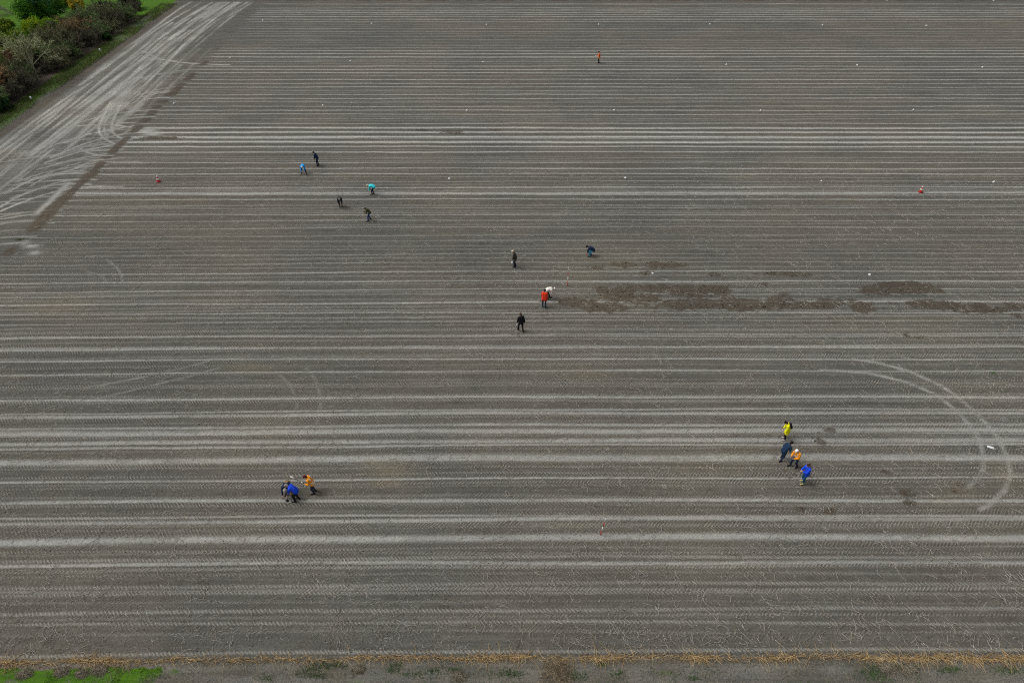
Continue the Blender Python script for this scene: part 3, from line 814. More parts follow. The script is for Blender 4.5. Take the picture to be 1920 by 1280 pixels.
def leafy_meshes(name, seed, size, nclump, nleaf, leaf, cols, core=True):
    """leaf clumps through the crown's volume, on a few stems"""
    rng = np.random.default_rng(seed)
    sx, sy, sz = size
    g = rng.normal(0, 1, (nclump, 3)); g /= np.linalg.norm(g, axis=1, keepdims=True)
    rad = rng.random(nclump) ** .40
    c = g * rad[:, None] * np.array([sx, sy, sz]) * .5
    c[:, 2] += sz * .54
    c[:, 2] *= rng.uniform(.82, 1.06, nclump)
    cr = rng.uniform(.10, .20, nclump) * (sx + sy + sz) / 3
    k = nleaf // nclump
    o = rng.normal(0, 1, (nclump, k, 3)); o /= np.linalg.norm(o, axis=2, keepdims=True)
    p = c[:, None] + o * (cr[:, None, None] * rng.random((nclump, k, 1)) ** .4)
    p = p.reshape(-1, 3); p[:, 2] = np.maximum(p[:, 2], .05)
    n = len(p)
    d1 = rng.normal(0, 1, (n, 3)); d1[:, 2] *= .6; d1 /= np.linalg.norm(d1, axis=1, keepdims=True)
    d2 = np.cross(d1, rng.normal(0, 1, (n, 3))); d2 /= np.linalg.norm(d2, axis=1, keepdims=True)
    s = leaf * rng.uniform(.6, 1.3, (n, 1))
    v = np.stack([p - d1 * s, p + d2 * s * .5, p + d1 * s, p - d2 * s * .5], 1).reshape(-1, 3)
    f = np.arange(n * 4).reshape(-1, 4)
    ci = rng.integers(0, len(cols), nclump)
    col = np.array([srgb(*q) for q in cols])[ci] * rng.uniform(.75, 1.2, (nclump, 1))
    col = np.repeat(col, k, 0) * rng.uniform(.7, 1.3, (n, 1))
    cme = mesh_np(name + "_crown", v, f, np.repeat(col, 4, 0))
    a = rng.random(7) * 6.28
    e = np.stack([np.cos(a) * sx * .25, np.sin(a) * sy * .25, rng.uniform(.55, .85, 7) * sz], 1)
    b = np.stack([np.cos(a) * .15, np.sin(a) * .15, np.full(7, -.05)], 1)
    t = np.linspace(0, 1, 4)[None, :, None]
    P = b[:, None] * (1 - t) + e[:, None] * t
    tv, tf = tubes(P, np.tile(np.linspace(.07, .02, 4), (7, 1)), 5)
    tme = mesh_np(name + "_trunk", tv, tf, np.array(srgb(84, 74, 60))[None], True)
    return tme, cme


def plant(name, meshes, mats, px_base, scale, rot, label, cat, group=None, parts=("trunk", "crown"), xd=None, sz=1.0):
    x, d = xd if xd else ground_at(*px_base)
    e = bpy.data.objects.new(name, None)
    COL.objects.link(e)
    e.location = (x, d, 0); e.rotation_euler = (0, 0, rot); e.scale = (scale, scale, scale * sz)
    e.empty_display_size = .3
    tag(e, label, cat, group)
    for pn, me, mt in zip(parts, meshes, mats):
        o = bpy.data.objects.new(pn, me)
        COL.objects.link(o)
        if not me.materials: me.materials.append(mt)
        o.parent = e
    return e


GREYB = [(115, 115, 85), (101, 102, 76), (131, 129, 96), (89, 89, 67)]
BROWN = [(139, 120, 85), (122, 104, 76), (150, 131, 95), (104, 92, 72)]
DARKB = [(86, 84, 69), (99, 96, 78), (73, 70, 61), (110, 105, 85)]
OLIVE = [(111, 131, 81), (97, 119, 75), (129, 148, 97), (88, 102, 70)]
RED = [(116, 82, 66), (102, 76, 62), (128, 96, 74)]
SH = [(7, .66, .60, .62), (7, .6, .6, .66), (6, .55, .7, .75)]
shrubs = [bare_meshes("bare_shrub%d" % i, 100 + i, 17, .8, 2.2, .045, SH, c, srgb(70, 62, 54), up=.10, minr=.016) for i, c in enumerate((GREYB, BROWN, DARKB, OLIVE, RED))]
TL = [(7, .62, .55, .55), (6, .60, .6, .6), (5, .6, .62, .65), (4, .6, .7, .7)]
tree_m = bare_meshes("bare_tree", 301, 2, .15, 5.0, .17, TL, [(168, 172, 132), (148, 154, 114), (186, 186, 150), (130, 136, 98)], srgb(170, 168, 140), True, .10, .015)
tree_r = bare_meshes("bare_tree_red", 305, 3, .25, 2.8, .12, TL, [(164, 124, 96), (146, 124, 84), (170, 144, 100)], srgb(160, 146, 98), True, .15, .016)

ORD = ["first", "second", "third", "fourth", "fifth", "sixth", "seventh", "eighth", "ninth", "tenth", "eleventh", "twelfth", "thirteenth", "fourteenth", "fifteenth", "sixteenth", "seventeenth", "eighteenth", "nineteenth", "twentieth"]
CN = ["grey-brown", "fox-brown", "dark brown", "olive-grey", "reddish"]
# front row at the foot of the hedge, counted from the near left end
fr_kind = [2, 3, 2, 3, 2, 2, 3, 2, 0, 3, 2, 2, 3, 0, 2, 3, 2]
hr = random.Random(9)
for i, kd in enumerate(fr_kind):
    d = 84.5 + i * 3.52 + hr.uniform(-.5, .5)
    back = 1.9 if abs(d - 106.5) < 2.6 else 0
    plant("hedge_shrub", shrubs[kd], (BARK, BARK), None, hr.uniform(.86, 1.05), hr.uniform(0, 6.28),
          "bare %s shrub, %s along the hedge's field side from the near end" % (CN[kd], ORD[i]), "shrub", "bare shrubs along the hedge's field side",
          xd=(-70.3 - back + hr.uniform(-.35, .35), d), sz=.95)
bk = [(1, 101), (0, 105.5), (4, 110.5), (3, 112), (0, 116.5), (0, 120.5), (1, 124), (1, 127.5), (3, 130.5), (0, 134), (2, 137.5)]
for i, (kd, d) in enumerate(bk):
    plant("hedge_shrub", shrubs[kd], (BARK, BARK), None, hr.uniform(1.05, 1.35), hr.uniform(0, 6.28),
          "taller bare %s shrub, %s from the near end behind the hedge's field side" % (CN[kd], ORD[i]), "shrub", "taller bare shrubs at the back of the hedge",
          xd=(-73.4 + hr.uniform(-.8, .8), d))
plant("bare_tree", tree_m, (BARK, BARK), (73, 150), 1.0, 2.4, "leafless grey-green tree with a leaning forked trunk rising from the hedge", "tree")
plant("bare_tree", tree_r, (BARK, BARK), (4, 186), 1.0, .6, "leafless russet tree at the left picture edge near the white marker", "tree")
ev = leafy_meshes("evergreen", 41, (8.0, 6.0, 4.6), 150, 15000, .15, [(40, 84, 30), (54, 104, 26), (72, 122, 24), (32, 70, 36), (92, 134, 28)])
plant("evergreen_bush", ev, (BARK, LEAF), (82, 41), 1.0, .3, "large dark green rounded bush on the pasture beyond the hedge", "bush")
yb = leafy_meshes("yellow_bush", 43, (7.4, 3.2, 2.7), 110, 11000, .13, [(134, 156, 20), (116, 148, 20), (152, 164, 28), (70, 116, 26)])
plant("yellow_green_bush", yb, (BARK, LEAF), (84, 68), 1.0, 0.0, "long yellow-green bush in front of the dark green bush", "bush")
gb = leafy_meshes("green_bush", 47, (4.0, 3.4, 3.0), 80, 8000, .13, [(58, 106, 24), (80, 124, 24), (46, 88, 30), (104, 134, 26)])
plant("green_bush", gb, (BARK, LEAF), (104, 72), .85, 1.0, "small green bush at the right end of the yellow-green bush", "bush")
lb = leafy_meshes("low_bush", 53, (5.5, 4.0, 2.3), 90, 8000, .14, [(86, 114, 28), (104, 128, 30), (66, 98, 32), (124, 140, 40)])
plant("low_bush", lb, (BARK, LEAF), (8, 62), 1.0, 1.9, "low olive green bush at the left edge below the grey heap", "bush")
plant("low_bush", lb, (BARK, LEAF), (22, 98), 1.25, .4, "broad low green bush behind the leafless grey-green tree", "bush")
plant("low_bush", lb, (BARK, LEAF), (2, 128), 1.2, 3.1, "low green bush at the left edge between the two leafless trees", "bush")
ob = leafy_meshes("autumn_bush", 59, (4.2, 3.4, 3.2), 70, 6000, .14, [(184, 164, 52), (160, 148, 48), (140, 146, 48), (196, 178, 66)])
plant("autumn_bush", ob, (BARK, LEAF), (148, 22), .72, 0.0, "golden autumn-leaved bush behind the brown hedge shrubs", "bush")
plant("low_bush", lb, (BARK, LEAF), (118, 8), 1.3, 2.0, "green bush at the top edge beside the golden one", "bush")
db = leafy_meshes("ivy_bush", 61, (3.4, 3.0, 2.6), 60, 5000, .13, [(42, 76, 34), (56, 96, 38), (34, 62, 34)])
plant("ivy_bush", db, (BARK, LEAF), (250, 18), 1.15, 0.0, "dark green ivy clad bush near the far end of the hedge", "bush")
plant("ivy_bush", db, (BARK, LEAF), (202, 76), .5, 1.0, "small dark green bush at the hedge foot above the far white post", "bush")
plant("ivy_bush", db, (BARK, LEAF), (8, 208), .75, 2.0, "dark green bush under the russet tree at the left edge", "bush")


# heaps of dead plant matter
def heap(name, px, py, w, hgt, n, cols, label, cat, spread=.5):
    cx, cy = ground_at(px, py)
    rng = np.random.default_rng(int(px))
    a = rng.random(n) * 6.28; r = rng.random(n) ** .62 * (.62 + .5 * VN1(a * 1.1 + px, a * 0 + 3))
    x = np.cos(a) * r * w * .5; y = np.sin(a) * r * w * spread
    z = np.maximum(0, hgt * (1 - r ** 1.6)) * rng.uniform(.55, 1.05, n)
    ang = rng.random(n) * 6.28
    Ls = rng.uniform(.10, .38, n) * min(1.0, w * 1.1)
    P, Rd = strands(x, y, ang, Ls, rng.uniform(.004, .009, n), rng.normal(0, 1.3, n), rng.uniform(.0, .06, n), z0=z, rng=rng)
    P[..., 2] -= .5 * hgt * np.clip(np.hypot(P[..., 0] / (w * .5), P[..., 1] / (w * spread)) - r[:, None], 0, 1)
    P[..., 2] = np.maximum(P[..., 2], .005)
    v, f = tubes(P, Rd)
    c = np.array([srgb(*q) for q in cols])[rng.integers(0, len(cols), n)] * rng.uniform(.7, 1.15, (n, 1))
    o = link(name, mesh_np(name, v, f, np.repeat(c, 15, 0)), STEM)
    o.location = (cx, cy, gz(cx, cy) - .01)
    return tag(o, label, cat)


heap("dead_plant_heap", 1043, 1266, 1.9, .20, 1300, [(158, 144, 120), (132, 118, 98), (178, 162, 134), (114, 102, 84)], "brown tangled heap of dead plants breaking the straw line", "plant heap", .62)
heap("dead_plant_heap", 1044, 1243, .9, .14, 420, [(160, 142, 112), (182, 160, 124), (126, 112, 92)], "smaller brown tuft on top of the big dead plant heap", "plant heap", .5)
for (px, py, w, lb_) in [(46, 1264, .85, "leftmost grey heap of dead weeds in the green grass"), (116, 1259, .85, "grey heap of dead weeds, second from the left in the green grass"),
                         (153, 1263, .7, "rounded grey heap of dead weeds at the middle of the grass patch"), (186, 1257, .9, "long grey heap of dead weeds, rightmost in the green grass"),
                         (1665, 1253, 1.0, "pale grey heap of dead weeds beside the bright green tuft"), (1705, 1255, .9, "buff heap of dead weeds right of the pale grey one"),
                         (860, 1268, 1.0, "grey heap of dead weeds on the verge left of the brown heap"), (672, 1255, .7, "whitish heap of dead weeds on the verge below the straw gap")]:
    heap("dead_weed_heap", px, py, w, .14, 520, [(156, 148, 130), (126, 116, 100), (176, 166, 146), (98, 90, 76)], lb_, "weed heap", .28)
heap("brushwood_pile", 3, 29, 4.2, 1.9, 2200, [(132, 118, 124), (104, 92, 100), (84, 74, 84), (156, 140, 136)], "grey-violet brushwood heap on the pasture at the left edge", "brushwood heap", .4)


# ------------------------------------------------------------------ field markers, cones, poles
PAPER = cm("white_plastic", (218, 220, 219), rough=.5, noise=.06)
DARKPOST = cm("dark_post", (70, 66, 58))
CONE_R = cm("cone_red", (196, 48, 48), rough=.5, noise=.08)
CONE_W = cm("cone_white", (240, 236, 232), rough=.45, noise=.05)
CONE_K = cm("cone_foot", (120, 30, 30), rough=.6)
POLE_R = cm("pole_red", (196, 44, 34), rough=.5, noise=.08)
POLE_W = cm("pole_white", (238, 236, 230), rough=.45, noise=.05)
STEEL = cm("steel_tip", (120, 120, 118), rough=.4)


def crumpled(seed, w, l, h, n=9):
    """a crumpled white plastic bag: a closed cushion with folds"""
    rng = np.random.default_rng(seed)
    u, v_ = np.meshgrid(np.linspace(-1, 1, n), np.linspace(-1, 1, n), indexing='ij')
    edge = np.clip(1 - np.maximum(np.abs(u), np.abs(v_)) ** 3, 0, 1)
    jx, jy = rng.normal(0, .07, u.shape), rng.normal(0, .07, u.shape)
    top = np.stack([(u * (1 - .12 * v_ ** 2) + jx) * w / 2, (v_ * (1 - .12 * u ** 2) + jy) * l / 2, .012 + h * edge * rng.uniform(.45, 1.1, u.shape)], -1)
    bot = top.copy(); bot[..., 2] = .0
    V_ = np.concatenate([top.reshape(-1, 3), bot.reshape(-1, 3)])
    q = np.arange(n * n).reshape(n, n); m = n * n
    F_ = [np.stack([q[:-1, :-1], q[1:, :-1], q[1:, 1:], q[:-1, 1:]], -1).reshape(-1, 4),
          np.stack([q[:-1, :-1], q[:-1, 1:], q[1:, 1:], q[1:, :-1]], -1).reshape(-1, 4) + m]
    b = np.concatenate([q[0, :], q[1:, -1], q[-1, -2::-1], q[-2:0:-1, 0]])
    bn = np.roll(b, -1)
    F_.append(np.stack([b, bn, bn + m, b + m], -1))
    return mesh_np("white_marker", V_, np.concatenate(F_), smooth=True)


MARK = [("the farthest marker row", [(1663, 1.5), (1863, 2)]),
        ("the second farthest marker row", [(493, 39), (697, 45), (912, 47), (1122.5, 46.5), (1331, 46.5), (1542, 48), (1737, 49)]),
        ("the marker row level with the lone orange figure", [(432, 109), (657, 115), (906, 116.5), (1362, 121.5), (1607, 122.5), (1842, 127)]),
        ("the marker row just above the palest furrows", [(327, 194.5), (605.5, 198.5), (875.5, 207.5), (1151.5, 207), (1426, 208), (1712.5, 206.5)]),
        ("the marker row level with the cones", [(842.5, 335), (1172.5, 334), (1540, 339.5), (1863, 341.5)]),
        ("the nearest marker row above the dark patches", [(1224, 512.5), (1630.5, 515)])]
mvar = [crumpled(70 + i, .29, .24, .15) for i in range(4)]
k = 0
for rowname, pts in MARK:
    for i, (px, py) in enumerate(pts):
        me = mvar[k % 4]
        x, d = ground_at(px, py)
        o = bpy.data.objects.new("white_marker", me)
        COL.objects.link(o)
        if not me.materials: me.materials.append(PAPER)
        s = .8 if (px, py) in ((1224, 512.5), (1540, 339.5), (1712.5, 206.5)) else 1.0
        if py < 130: s = 1.05
        o.location = (x, d, gz(x, d) + .004); o.rotation_euler = (0, 0, random.uniform(0, 3.1)); o.scale = (s, s, s)
        where = ("left" if i == 0 else "right") if len(pts) == 2 else ORD[i] + " from left"
        tag(o, "white field marker, %s in %s" % (where, rowname), "marker", "white markers laid out in a grid on the field")
        k += 1
sheet = link("white_sheet", crumpled(90, .46, .22, .08), PAPER)
x, d = ground_at(1857.5, 838.5)
sheet.location = (x, d, gz(x, d) + .004); sheet.rotation_euler = (0, 0, R(-28))
tag(sheet, "crumpled white plastic sheet lying inside the curved tractor tracks", "sheet")


def lathe(profile, sides=20):
    p = np.asarray(profile, float); n = len(p)
    a = np.arange(sides) * 2 * np.pi / sides
    V_ = np.stack([p[:, 0, None] * np.cos(a), p[:, 0, None] * np.sin(a), np.repeat(p[:, 1, None], sides, 1)], -1)
    q = np.arange(n * sides).reshape(n, sides); nx = np.roll(q, -1, 1)
    F_ = np.stack([q[:-1], nx[:-1], nx[1:], q[1:]], -1).reshape(-1, 4)
    return V_.reshape(-1, 3), F_


def root_empty(name, x, d, z=None, rot=0.0):
    e = bpy.data.objects.new(name, None)
    COL.objects.link(e)
    e.empty_display_size = .2
    e.location = (x, d, gz(x, d) if z is None else z); e.rotation_euler = (0, 0, rot)
    return e


def box(cx, cy, cz, sx, sy, sz):
    v = np.array([[x, y, z] for x in (-1, 1) for y in (-1, 1) for z in (-1, 1)], float) * .5 * np.array([sx, sy, sz]) + np.array([cx, cy, cz])
    f = np.array([[0, 1, 3, 2], [4, 6, 7, 5], [0, 4, 5, 1], [2, 3, 7, 6], [0, 2, 6, 4], [1, 5, 7, 3]])
    return v, f


def cone(px, py, label):
    x, d = ground_at(px, py)
    e = root_empty("traffic_cone", x, d)
    tag(e, label, "traffic cone", "traffic cones on the field")
    H, rb, rt = .75, .19, .035
    rad = lambda z: rb + (rt - rb) * (z - .04) / (H - .04)
    v, f = box(0, 0, .022, .48, .48, .044)
    b = link("foot", mesh_np("foot", v, f), CONE_K, e)
    bv = b.modifiers.new("bevel", 'BEVEL'); bv.width = .012; bv.segments = 2
    v, f = lathe([(rad(.044), .044), (rad(.40), .40), (rad(.74), .74), (rt * .7, H), (.001, H)])
    link("cone_body", mesh_np("cone_body", v, f, smooth=True), CONE_R, e)
    for z0, z1 in ((.27, .42), (.56, .745)):
        v, f = lathe([(rad(z0) - .004, z0), (rad(z0) + .004, z0), (rad(z1) + .004, z1), (rad(z1) - .004, z1)])
        link("reflective_band", mesh_np("reflective_band", v, f, smooth=True), CONE_W, e)
    return e


cone(297.5, 341, "red and white traffic cone near the left row ends")
cone(1726, 360, "red and white traffic cone at the right of the field")


def ranging_pole(px, py, top_px, label):
    """two metre pole in red and white half metre bands, leaning a little"""
    x, d = ground_at(px, py)
    e = root_empty("ranging_pole", x, d, gz(x, d) - .05)
    tag(e, label, "ranging pole", "ranging poles stuck in the field")
    e.rotation_euler = (top_px[1], top_px[0], 0)
    r = .03
    for i in range(4):
        z0, z1 = .05 + i * .5, .05 + (i + 1) * .5
        prof = [(.001, z0), (r, z0), (r, z1), (.001, z1)]
        if i == 3: prof = [(.001, z0), (r, z0), (r, z1 - .04), (r * .6, z1), (.001, z1 + .01)]
        v, f = lathe(prof, 12)
        link("band", mesh_np("band", v, f, smooth=False), POLE_R if i % 2 == 0 else POLE_W, e)
    v, f = lathe([(.001, -.12), (r * .8, .05), (.001, .05)], 10)
    link("steel_tip", mesh_np("steel_tip", v, f), STEEL, e)
    return e


ranging_pole(1064, 536, (0, 0), "upright red and white pole above the red and white coated pair")
ranging_pole(1125.5, 1001, (R(4.5), R(8)), "leaning red and white pole standing alone near the bottom of the field")

# white posts by the hedge
for (px, py, hh, lb_) in [(61, 192, .75, "white marker stake in the grass strip near the russet tree"), (190.5, 103, .9, "small white topped stake in the grass strip midway along the hedge")]:
    x, d = ground_at(px, py)
    e = root_empty("marker_stake", x, d)
    tag(e, lb_, "marker stake", "marker stakes beside the hedge")
    v, f = lathe([(.02, 0), (.02, hh), (.001, hh)], 8)
    link("stake", mesh_np("stake", v, f), DARKPOST, e)
    v, f = lathe([(.03, hh * .55), (.10, hh * .57), (.12, hh), (.09, hh + .03), (.001, hh + .03)], 14)
    link("white_sleeve", mesh_np("white_sleeve", v, f, smooth=True), PAPER, e)

# ------------------------------------------------------------------ people
SKIN = cm("skin", (206, 164, 140), rough=.6, noise=.06, bump=.05)
EYE = cm("eye", (40, 34, 30), rough=.3, bump=0)
SILVER = cm("reflective_tape", (240, 238, 226), rough=.4, noise=.05)


def capsule(p0, p1, r0, r1, n=12, hem=3):
    p0 = np.asarray(p0, float); p1 = np.asarray(p1, float)
    ax = p1 - p0; L = np.linalg.norm(ax)
    if L < 1e-5: ax = np.array([0, 0, 1.0]); L = 1e-4
    else: ax = ax / L
    ref = np.array([0, 0, 1.0]) if abs(ax[2]) < .9 else np.array([1.0, 0, 0])
    a = np.cross(ax, ref); a /= np.linalg.norm(a); b = np.cross(ax, a)
    rings = []
    for i in range(hem, 0, -1):
        th = i / (hem + .35) * math.pi / 2
        rings.append((p0 - ax * r0 * math.sin(th), r0 * math.cos(th)))
    rings += [(p0, r0), (p1, r1)]
    for i in range(1, hem + 1):
        th = i / (hem + .35) * math.pi / 2
        rings.append((p1 + ax * r1 * math.sin(th), r1 * math.cos(th)))
    ang = np.arange(n) * 2 * np.pi / n
    V_ = np.concatenate([c + r * (np.cos(ang)[:, None] * a + np.sin(ang)[:, None] * b) for c, r in rings] + [(p0 - ax * r0)[None], (p1 + ax * r1)[None]])
    F_ = []
    m = len(rings)
    for i in range(m - 1):
        for j in range(n):
            k2 = (j + 1) % n
            F_.append((i * n + j, i * n + k2, (i + 1) * n + k2, (i + 1) * n + j))
    s, e = m * n, m * n + 1
    tri = [(s, (j + 1) % n, j) for j in range(n)] + [(e, (m - 1) * n + j, (m - 1) * n + (j + 1) % n) for j in range(n)]
    return V_, F_ + tri


def fuse(name, caps, voxel, smooth_it=3):
    """union of tapered capsules as one continuous skin"""
    vs, fs, off = [], [], 0
    for c in caps:
        v, f = capsule(*c)
        vs.append(v); fs += [tuple(i + off for i in q) for q in f]; off += len(v)
    me = bpy.data.meshes.new(name)
    me.from_pydata(np.concatenate(vs).tolist(), [], fs)
    o = bpy.data.objects.new(name, me)
    TMP.objects.link(o)
    md = o.modifiers.new("r", 'REMESH'); md.mode = 'VOXEL'; md.voxel_size = voxel; md.use_smooth_shade = True
    if smooth_it:
        sm = o.modifiers.new("s", 'SMOOTH'); sm.factor = .5; sm.iterations = smooth_it
    bpy.context.view_layer.update()
    dg = bpy.context.evaluated_depsgraph_get()
    res = bpy.data.meshes.new_from_object(o.evaluated_get(dg))
    res.name = name
    bpy.data.objects.remove(o); bpy.data.meshes.remove(me)
    return res


TMP = bpy.data.collections.new("build"); COL.children.link(TMP)


def vec(*a): return np.array(a, float)


def ik(a, b, l1, l2, pole):
    ab = b - a; D = np.linalg.norm(ab)
    mx = (l1 + l2) * .995
    if D > mx:
        b = a + ab / D * mx; ab = b - a; D = mx
    D = max(D, abs(l1 - l2) + .02)
    u = ab / np.linalg.norm(ab)
    x = (l1 * l1 - l2 * l2 + D * D) / (2 * D)
    h = math.sqrt(max(0, l1 * l1 - x * x))
    p = pole - u * (pole @ u); p /= np.linalg.norm(p) + 1e-9
    return a + u * x + p * h, b


def person(px, py, face, label, top, legs, boots, hair, lean=5, upper=0, head=None, hip=(0, 0, .93), feet=((-.11, .02), (.11, -.02)), hands=None,
           coat=0.0, hat=None, size=1.0, bands=False, legtex=None, hood=False, backpack=None, short=False):
    size = size * 1.05
    """face: compass angle in degrees of the facing, 0 = away from the camera, 90 = to the right"""
    hipc = vec(*hip)
    S = lambda a: vec(0, math.sin(R(a)), math.cos(R(a)))
    s1, s2 = S(lean * .75), S(lean + upper)
    waist = hipc + s1 * .20; chest = waist + s2 * .22; neck = chest + s2 * .09
    fr2 = vec(0, math.cos(R(lean + upper)), -math.sin(R(lean + upper)))
    sh = {-1: chest + vec(-.185, 0, 0) + s2 * .03, 1: chest + vec(.185, 0, 0) + s2 * .03}
    hd = lean * .65 + upper * .8 + 18 if head is None else head
    uh = S(hd); fh = vec(0, math.cos(R(hd)), -math.sin(R(hd)))
    hb = neck + (s2 * .5 + uh * .5) * .07
    hc = hb + uh * .10 + fh * .025
    # legs
    hj = {s: hipc + vec(s * .09, 0, -.02) for s in (-1, 1)}
    an, kn, toe = {}, {}, {}
    for s, (fx, fy) in zip((-1, 1), feet):
        t = vec(fx, fy, .085)
        kn[s], an[s] = ik(hj[s], t, .43, .42, vec(s * .15, 1, .1))
        toe[s] = an[s] + vec(s * .03, .17, -.05)
    # arms
    if hands is None:
        hands = ((-.27, .10, .80), (.27, .10, .80))
    el, wr = {}, {}
    for s, h in zip((-1, 1), hands):
        el[s], wr[s] = ik(sh[s], vec(*h), .29, .25, vec(s * .6, -.7, -.35))
    # --- body skin (one surface)
    caps = [(hipc + vec(-.06, 0, 0), waist + vec(-.05, 0, 0), .105, .10), (hipc + vec(.06, 0, 0), waist + vec(.05, 0, 0), .105, .10),
            (waist + vec(-.05, 0, 0), chest + vec(-.07, 0, 0), .10, .105), (waist + vec(.05, 0, 0), chest + vec(.07, 0, 0), .10, .105),
            (sh[-1], sh[1], .06, .06), (chest, hb, .07, .052), (hb, hc, .05, .055)]
    for s in (-1, 1):
        caps += [(hj[s], kn[s], .082, .058), (kn[s], an[s], .056, .038), (an[s] + vec(0, -.03, -.03), toe[s], .034, .03),
                 (sh[s], el[s], .052, .042), (el[s], wr[s], .041, .027)]
        fd = wr[s] - el[s]; fd /= np.linalg.norm(fd)
        hdv = fd * .7 + vec(0, .1, -.3); hdv /= np.linalg.norm(hdv)
        sd_ = np.cross(hdv, vec(s, 0, .2)); sd_ /= np.linalg.norm(sd_) + 1e-9      # across the knuckles
        pn = np.cross(sd_, hdv); pn *= -s if pn[0] * s > 0 else s                    # palm turned to the body
        if pn[0] * s > 0: pn = -pn
        pe = wr[s] + hdv * .085
        for q in (-.022, 0, .022):
            caps.append((wr[s] + sd_ * q * .5, pe + sd_ * q, .019, .016))
        for q, ln in zip((-.033, -.011, .011, .032), (.060, .074, .080, .070)):
            a0 = pe + sd_ * q
            m1 = a0 + (hdv * .9 + pn * .35) * ln * .55
            m2 = m1 + (hdv * .55 + pn * .85) * ln * .5
            caps += [(a0, m1, .0105, .0098), (m1, m2, .0098, .009)]
        tb = wr[s] + hdv * .03 + sd_ * .03; t1 = tb + (sd_ * .75 + hdv * .6) * .042; t2 = t1 + (hdv * .8 + pn * .4) * .034
        caps += [(tb, t1, .014, .0115), (t1, t2, .0115, .0095)]
    xh = vec(1, 0, 0)
    caps += [(hc + uh * .025 - fh * .02, hc + uh * .03 + fh * .015, .088, .085), (hc - uh * .075 + fh * .035, hc, .048, .075),
             (hc - uh * .01 + fh * .095, hc - uh * .035 + fh * .108, .011, .016), (hc - uh * .012 + fh * .0, hc - uh * .01 + fh * .0, .082, .082),
             (hc - uh * .07 + fh * .07 - xh * .018, hc - uh * .07 + fh * .07 + xh * .018, .0125, .0125)]
    for s in (-1, 1):
        caps.append((hc - uh * .03 + xh * s * .084, hc + uh * .015 + xh * s * .09 - fh * .01, .013, .016))
    body = fuse("person", caps, .0078, 1)
    x, d = ground_at(px, py)
    root = link("person", body, SKIN)
    root.location = (x, d, gz(x, d) - .004); root.rotation_euler = (0, 0, -R(face)); root.scale = (size,) * 3
    tag(root, label, "person", "people searching the field")
    # --- jacket
    g = .024
    jc = [(hipc + vec(-.06, -.03, -.03), hipc + vec(.06, -.03, -.03), .135, .135), (hipc + vec(-.075, -.005, 0), waist + vec(-.065, 0, 0), .118 + g, .112 + g), (hipc + vec(.075, -.005, 0), waist + vec(.065, 0, 0), .118 + g, .112 + g),
          (waist + vec(-.065, 0, 0), chest + vec(-.08, 0, 0), .112 + g, .108 + g), (waist + vec(.065, 0, 0), chest + vec(.08, 0, 0), .112 + g, .108 + g),
          (waist, chest, .13, .12), (hipc, waist, .13, .13),
          (sh[-1] * .96 + chest * .04, sh[1] * .96 + chest * .04, .062 + g, .062 + g), (chest, neck + s2 * .01, .09, .072)]
    if short: jc = [((a + waist) / 2 + (0 if 0 else 0) * a, b, r0, r1) if np.allclose(a[2], hipc[2]) else (a, b, r0, r1) for a, b, r0, r1 in jc if not np.allclose(a, hipc) and not np.allclose(a, hipc + vec(-.06, -.03, -.03))]
    if coat:
        for s in (-1, 1):
            tdir = (kn[s] - hj[s]) * .6 + vec(0, 0, -.3) * .4; tdir /= np.linalg.norm(tdir)
            jc.append((hipc + vec(s * .07, -.01, 0), hipc + vec(s * .085, -.01, 0) + tdir * coat, .145, .135))
        jc.append((hipc + vec(0, -.01, 0), hipc + vec(0, 0, -coat), .13, .12))
    for s in (-1, 1):
        jc += [(sh[s], el[s], .056 + g, .046 + g), (el[s], wr[s] - (wr[s] - el[s]) * .06, .046 + g, .032 + g * .8)]
    if hood:
        jc += [(neck - fr2 * .07, hb - fh * .05, .075, .07)]
    jme = fuse("jacket", jc, .017, 3)
    jo = link("jacket", jme, top, root)
    if bands:
        jme.materials.append(SILVER)
        n = len(jme.polygons); cen = np.empty(n * 3, np.float32); jme.polygons.foreach_get("center", cen); cen = cen.reshape(-1, 3)
        axd = (chest - hipc); ln = np.linalg.norm(axd); axd /= ln
        t = (cen - hipc) @ axd
        side = np.abs(cen[:, 0])
        m = ((np.abs(t + .01) < .042) | (np.abs(t - .14) < .04)) & (side < .20)
        m |= (np.abs(side - .12) < .03) & (t > .30) & (t < .50)
        jme.polygons.foreach_set("material_index", m.astype(np.int32)); jme.update()
    # --- trousers
    tc = [(hipc + vec(-.065, 0, .02), hipc + vec(.065, 0, .02), .106, .106), (hipc + vec(-.06, -.015, -.05), hipc + vec(.06, -.015, -.05), .104, .104)]
    if short: tc += [(hipc + vec(-.06, 0, 0), waist + vec(-.055, 0, 0), .132, .142), (hipc + vec(.06, 0, 0), waist + vec(.055, 0, 0), .132, .142)]
    for s in (-1, 1):
        tc += [(hj[s], kn[s], .096, .074), (kn[s], an[s] + vec(0, 0, .02), .072, .058)]
    link("trousers", fuse("trousers", tc, .017, 2), legs, root)
    for s in (-1, 1):
        bc = [(an[s] + vec(0, -.01, .05), an[s] + vec(0, -.02, -.03), .056, .052), (an[s] + vec(0, -.045, -.045), toe[s] + vec(0, .015, -.0), .048, .042)]
        bo = fuse("boot", bc, .012, 1)
        link("boot", bo, boots, root)
    # --- hair or hat
    hr_ = [(hc + uh * .04 - fh * .03, hc + uh * .05 + fh * .015, .096, .090), (hc - uh * .03 - fh * .05, hc + uh * .03 - fh * .03, .078, .09)]
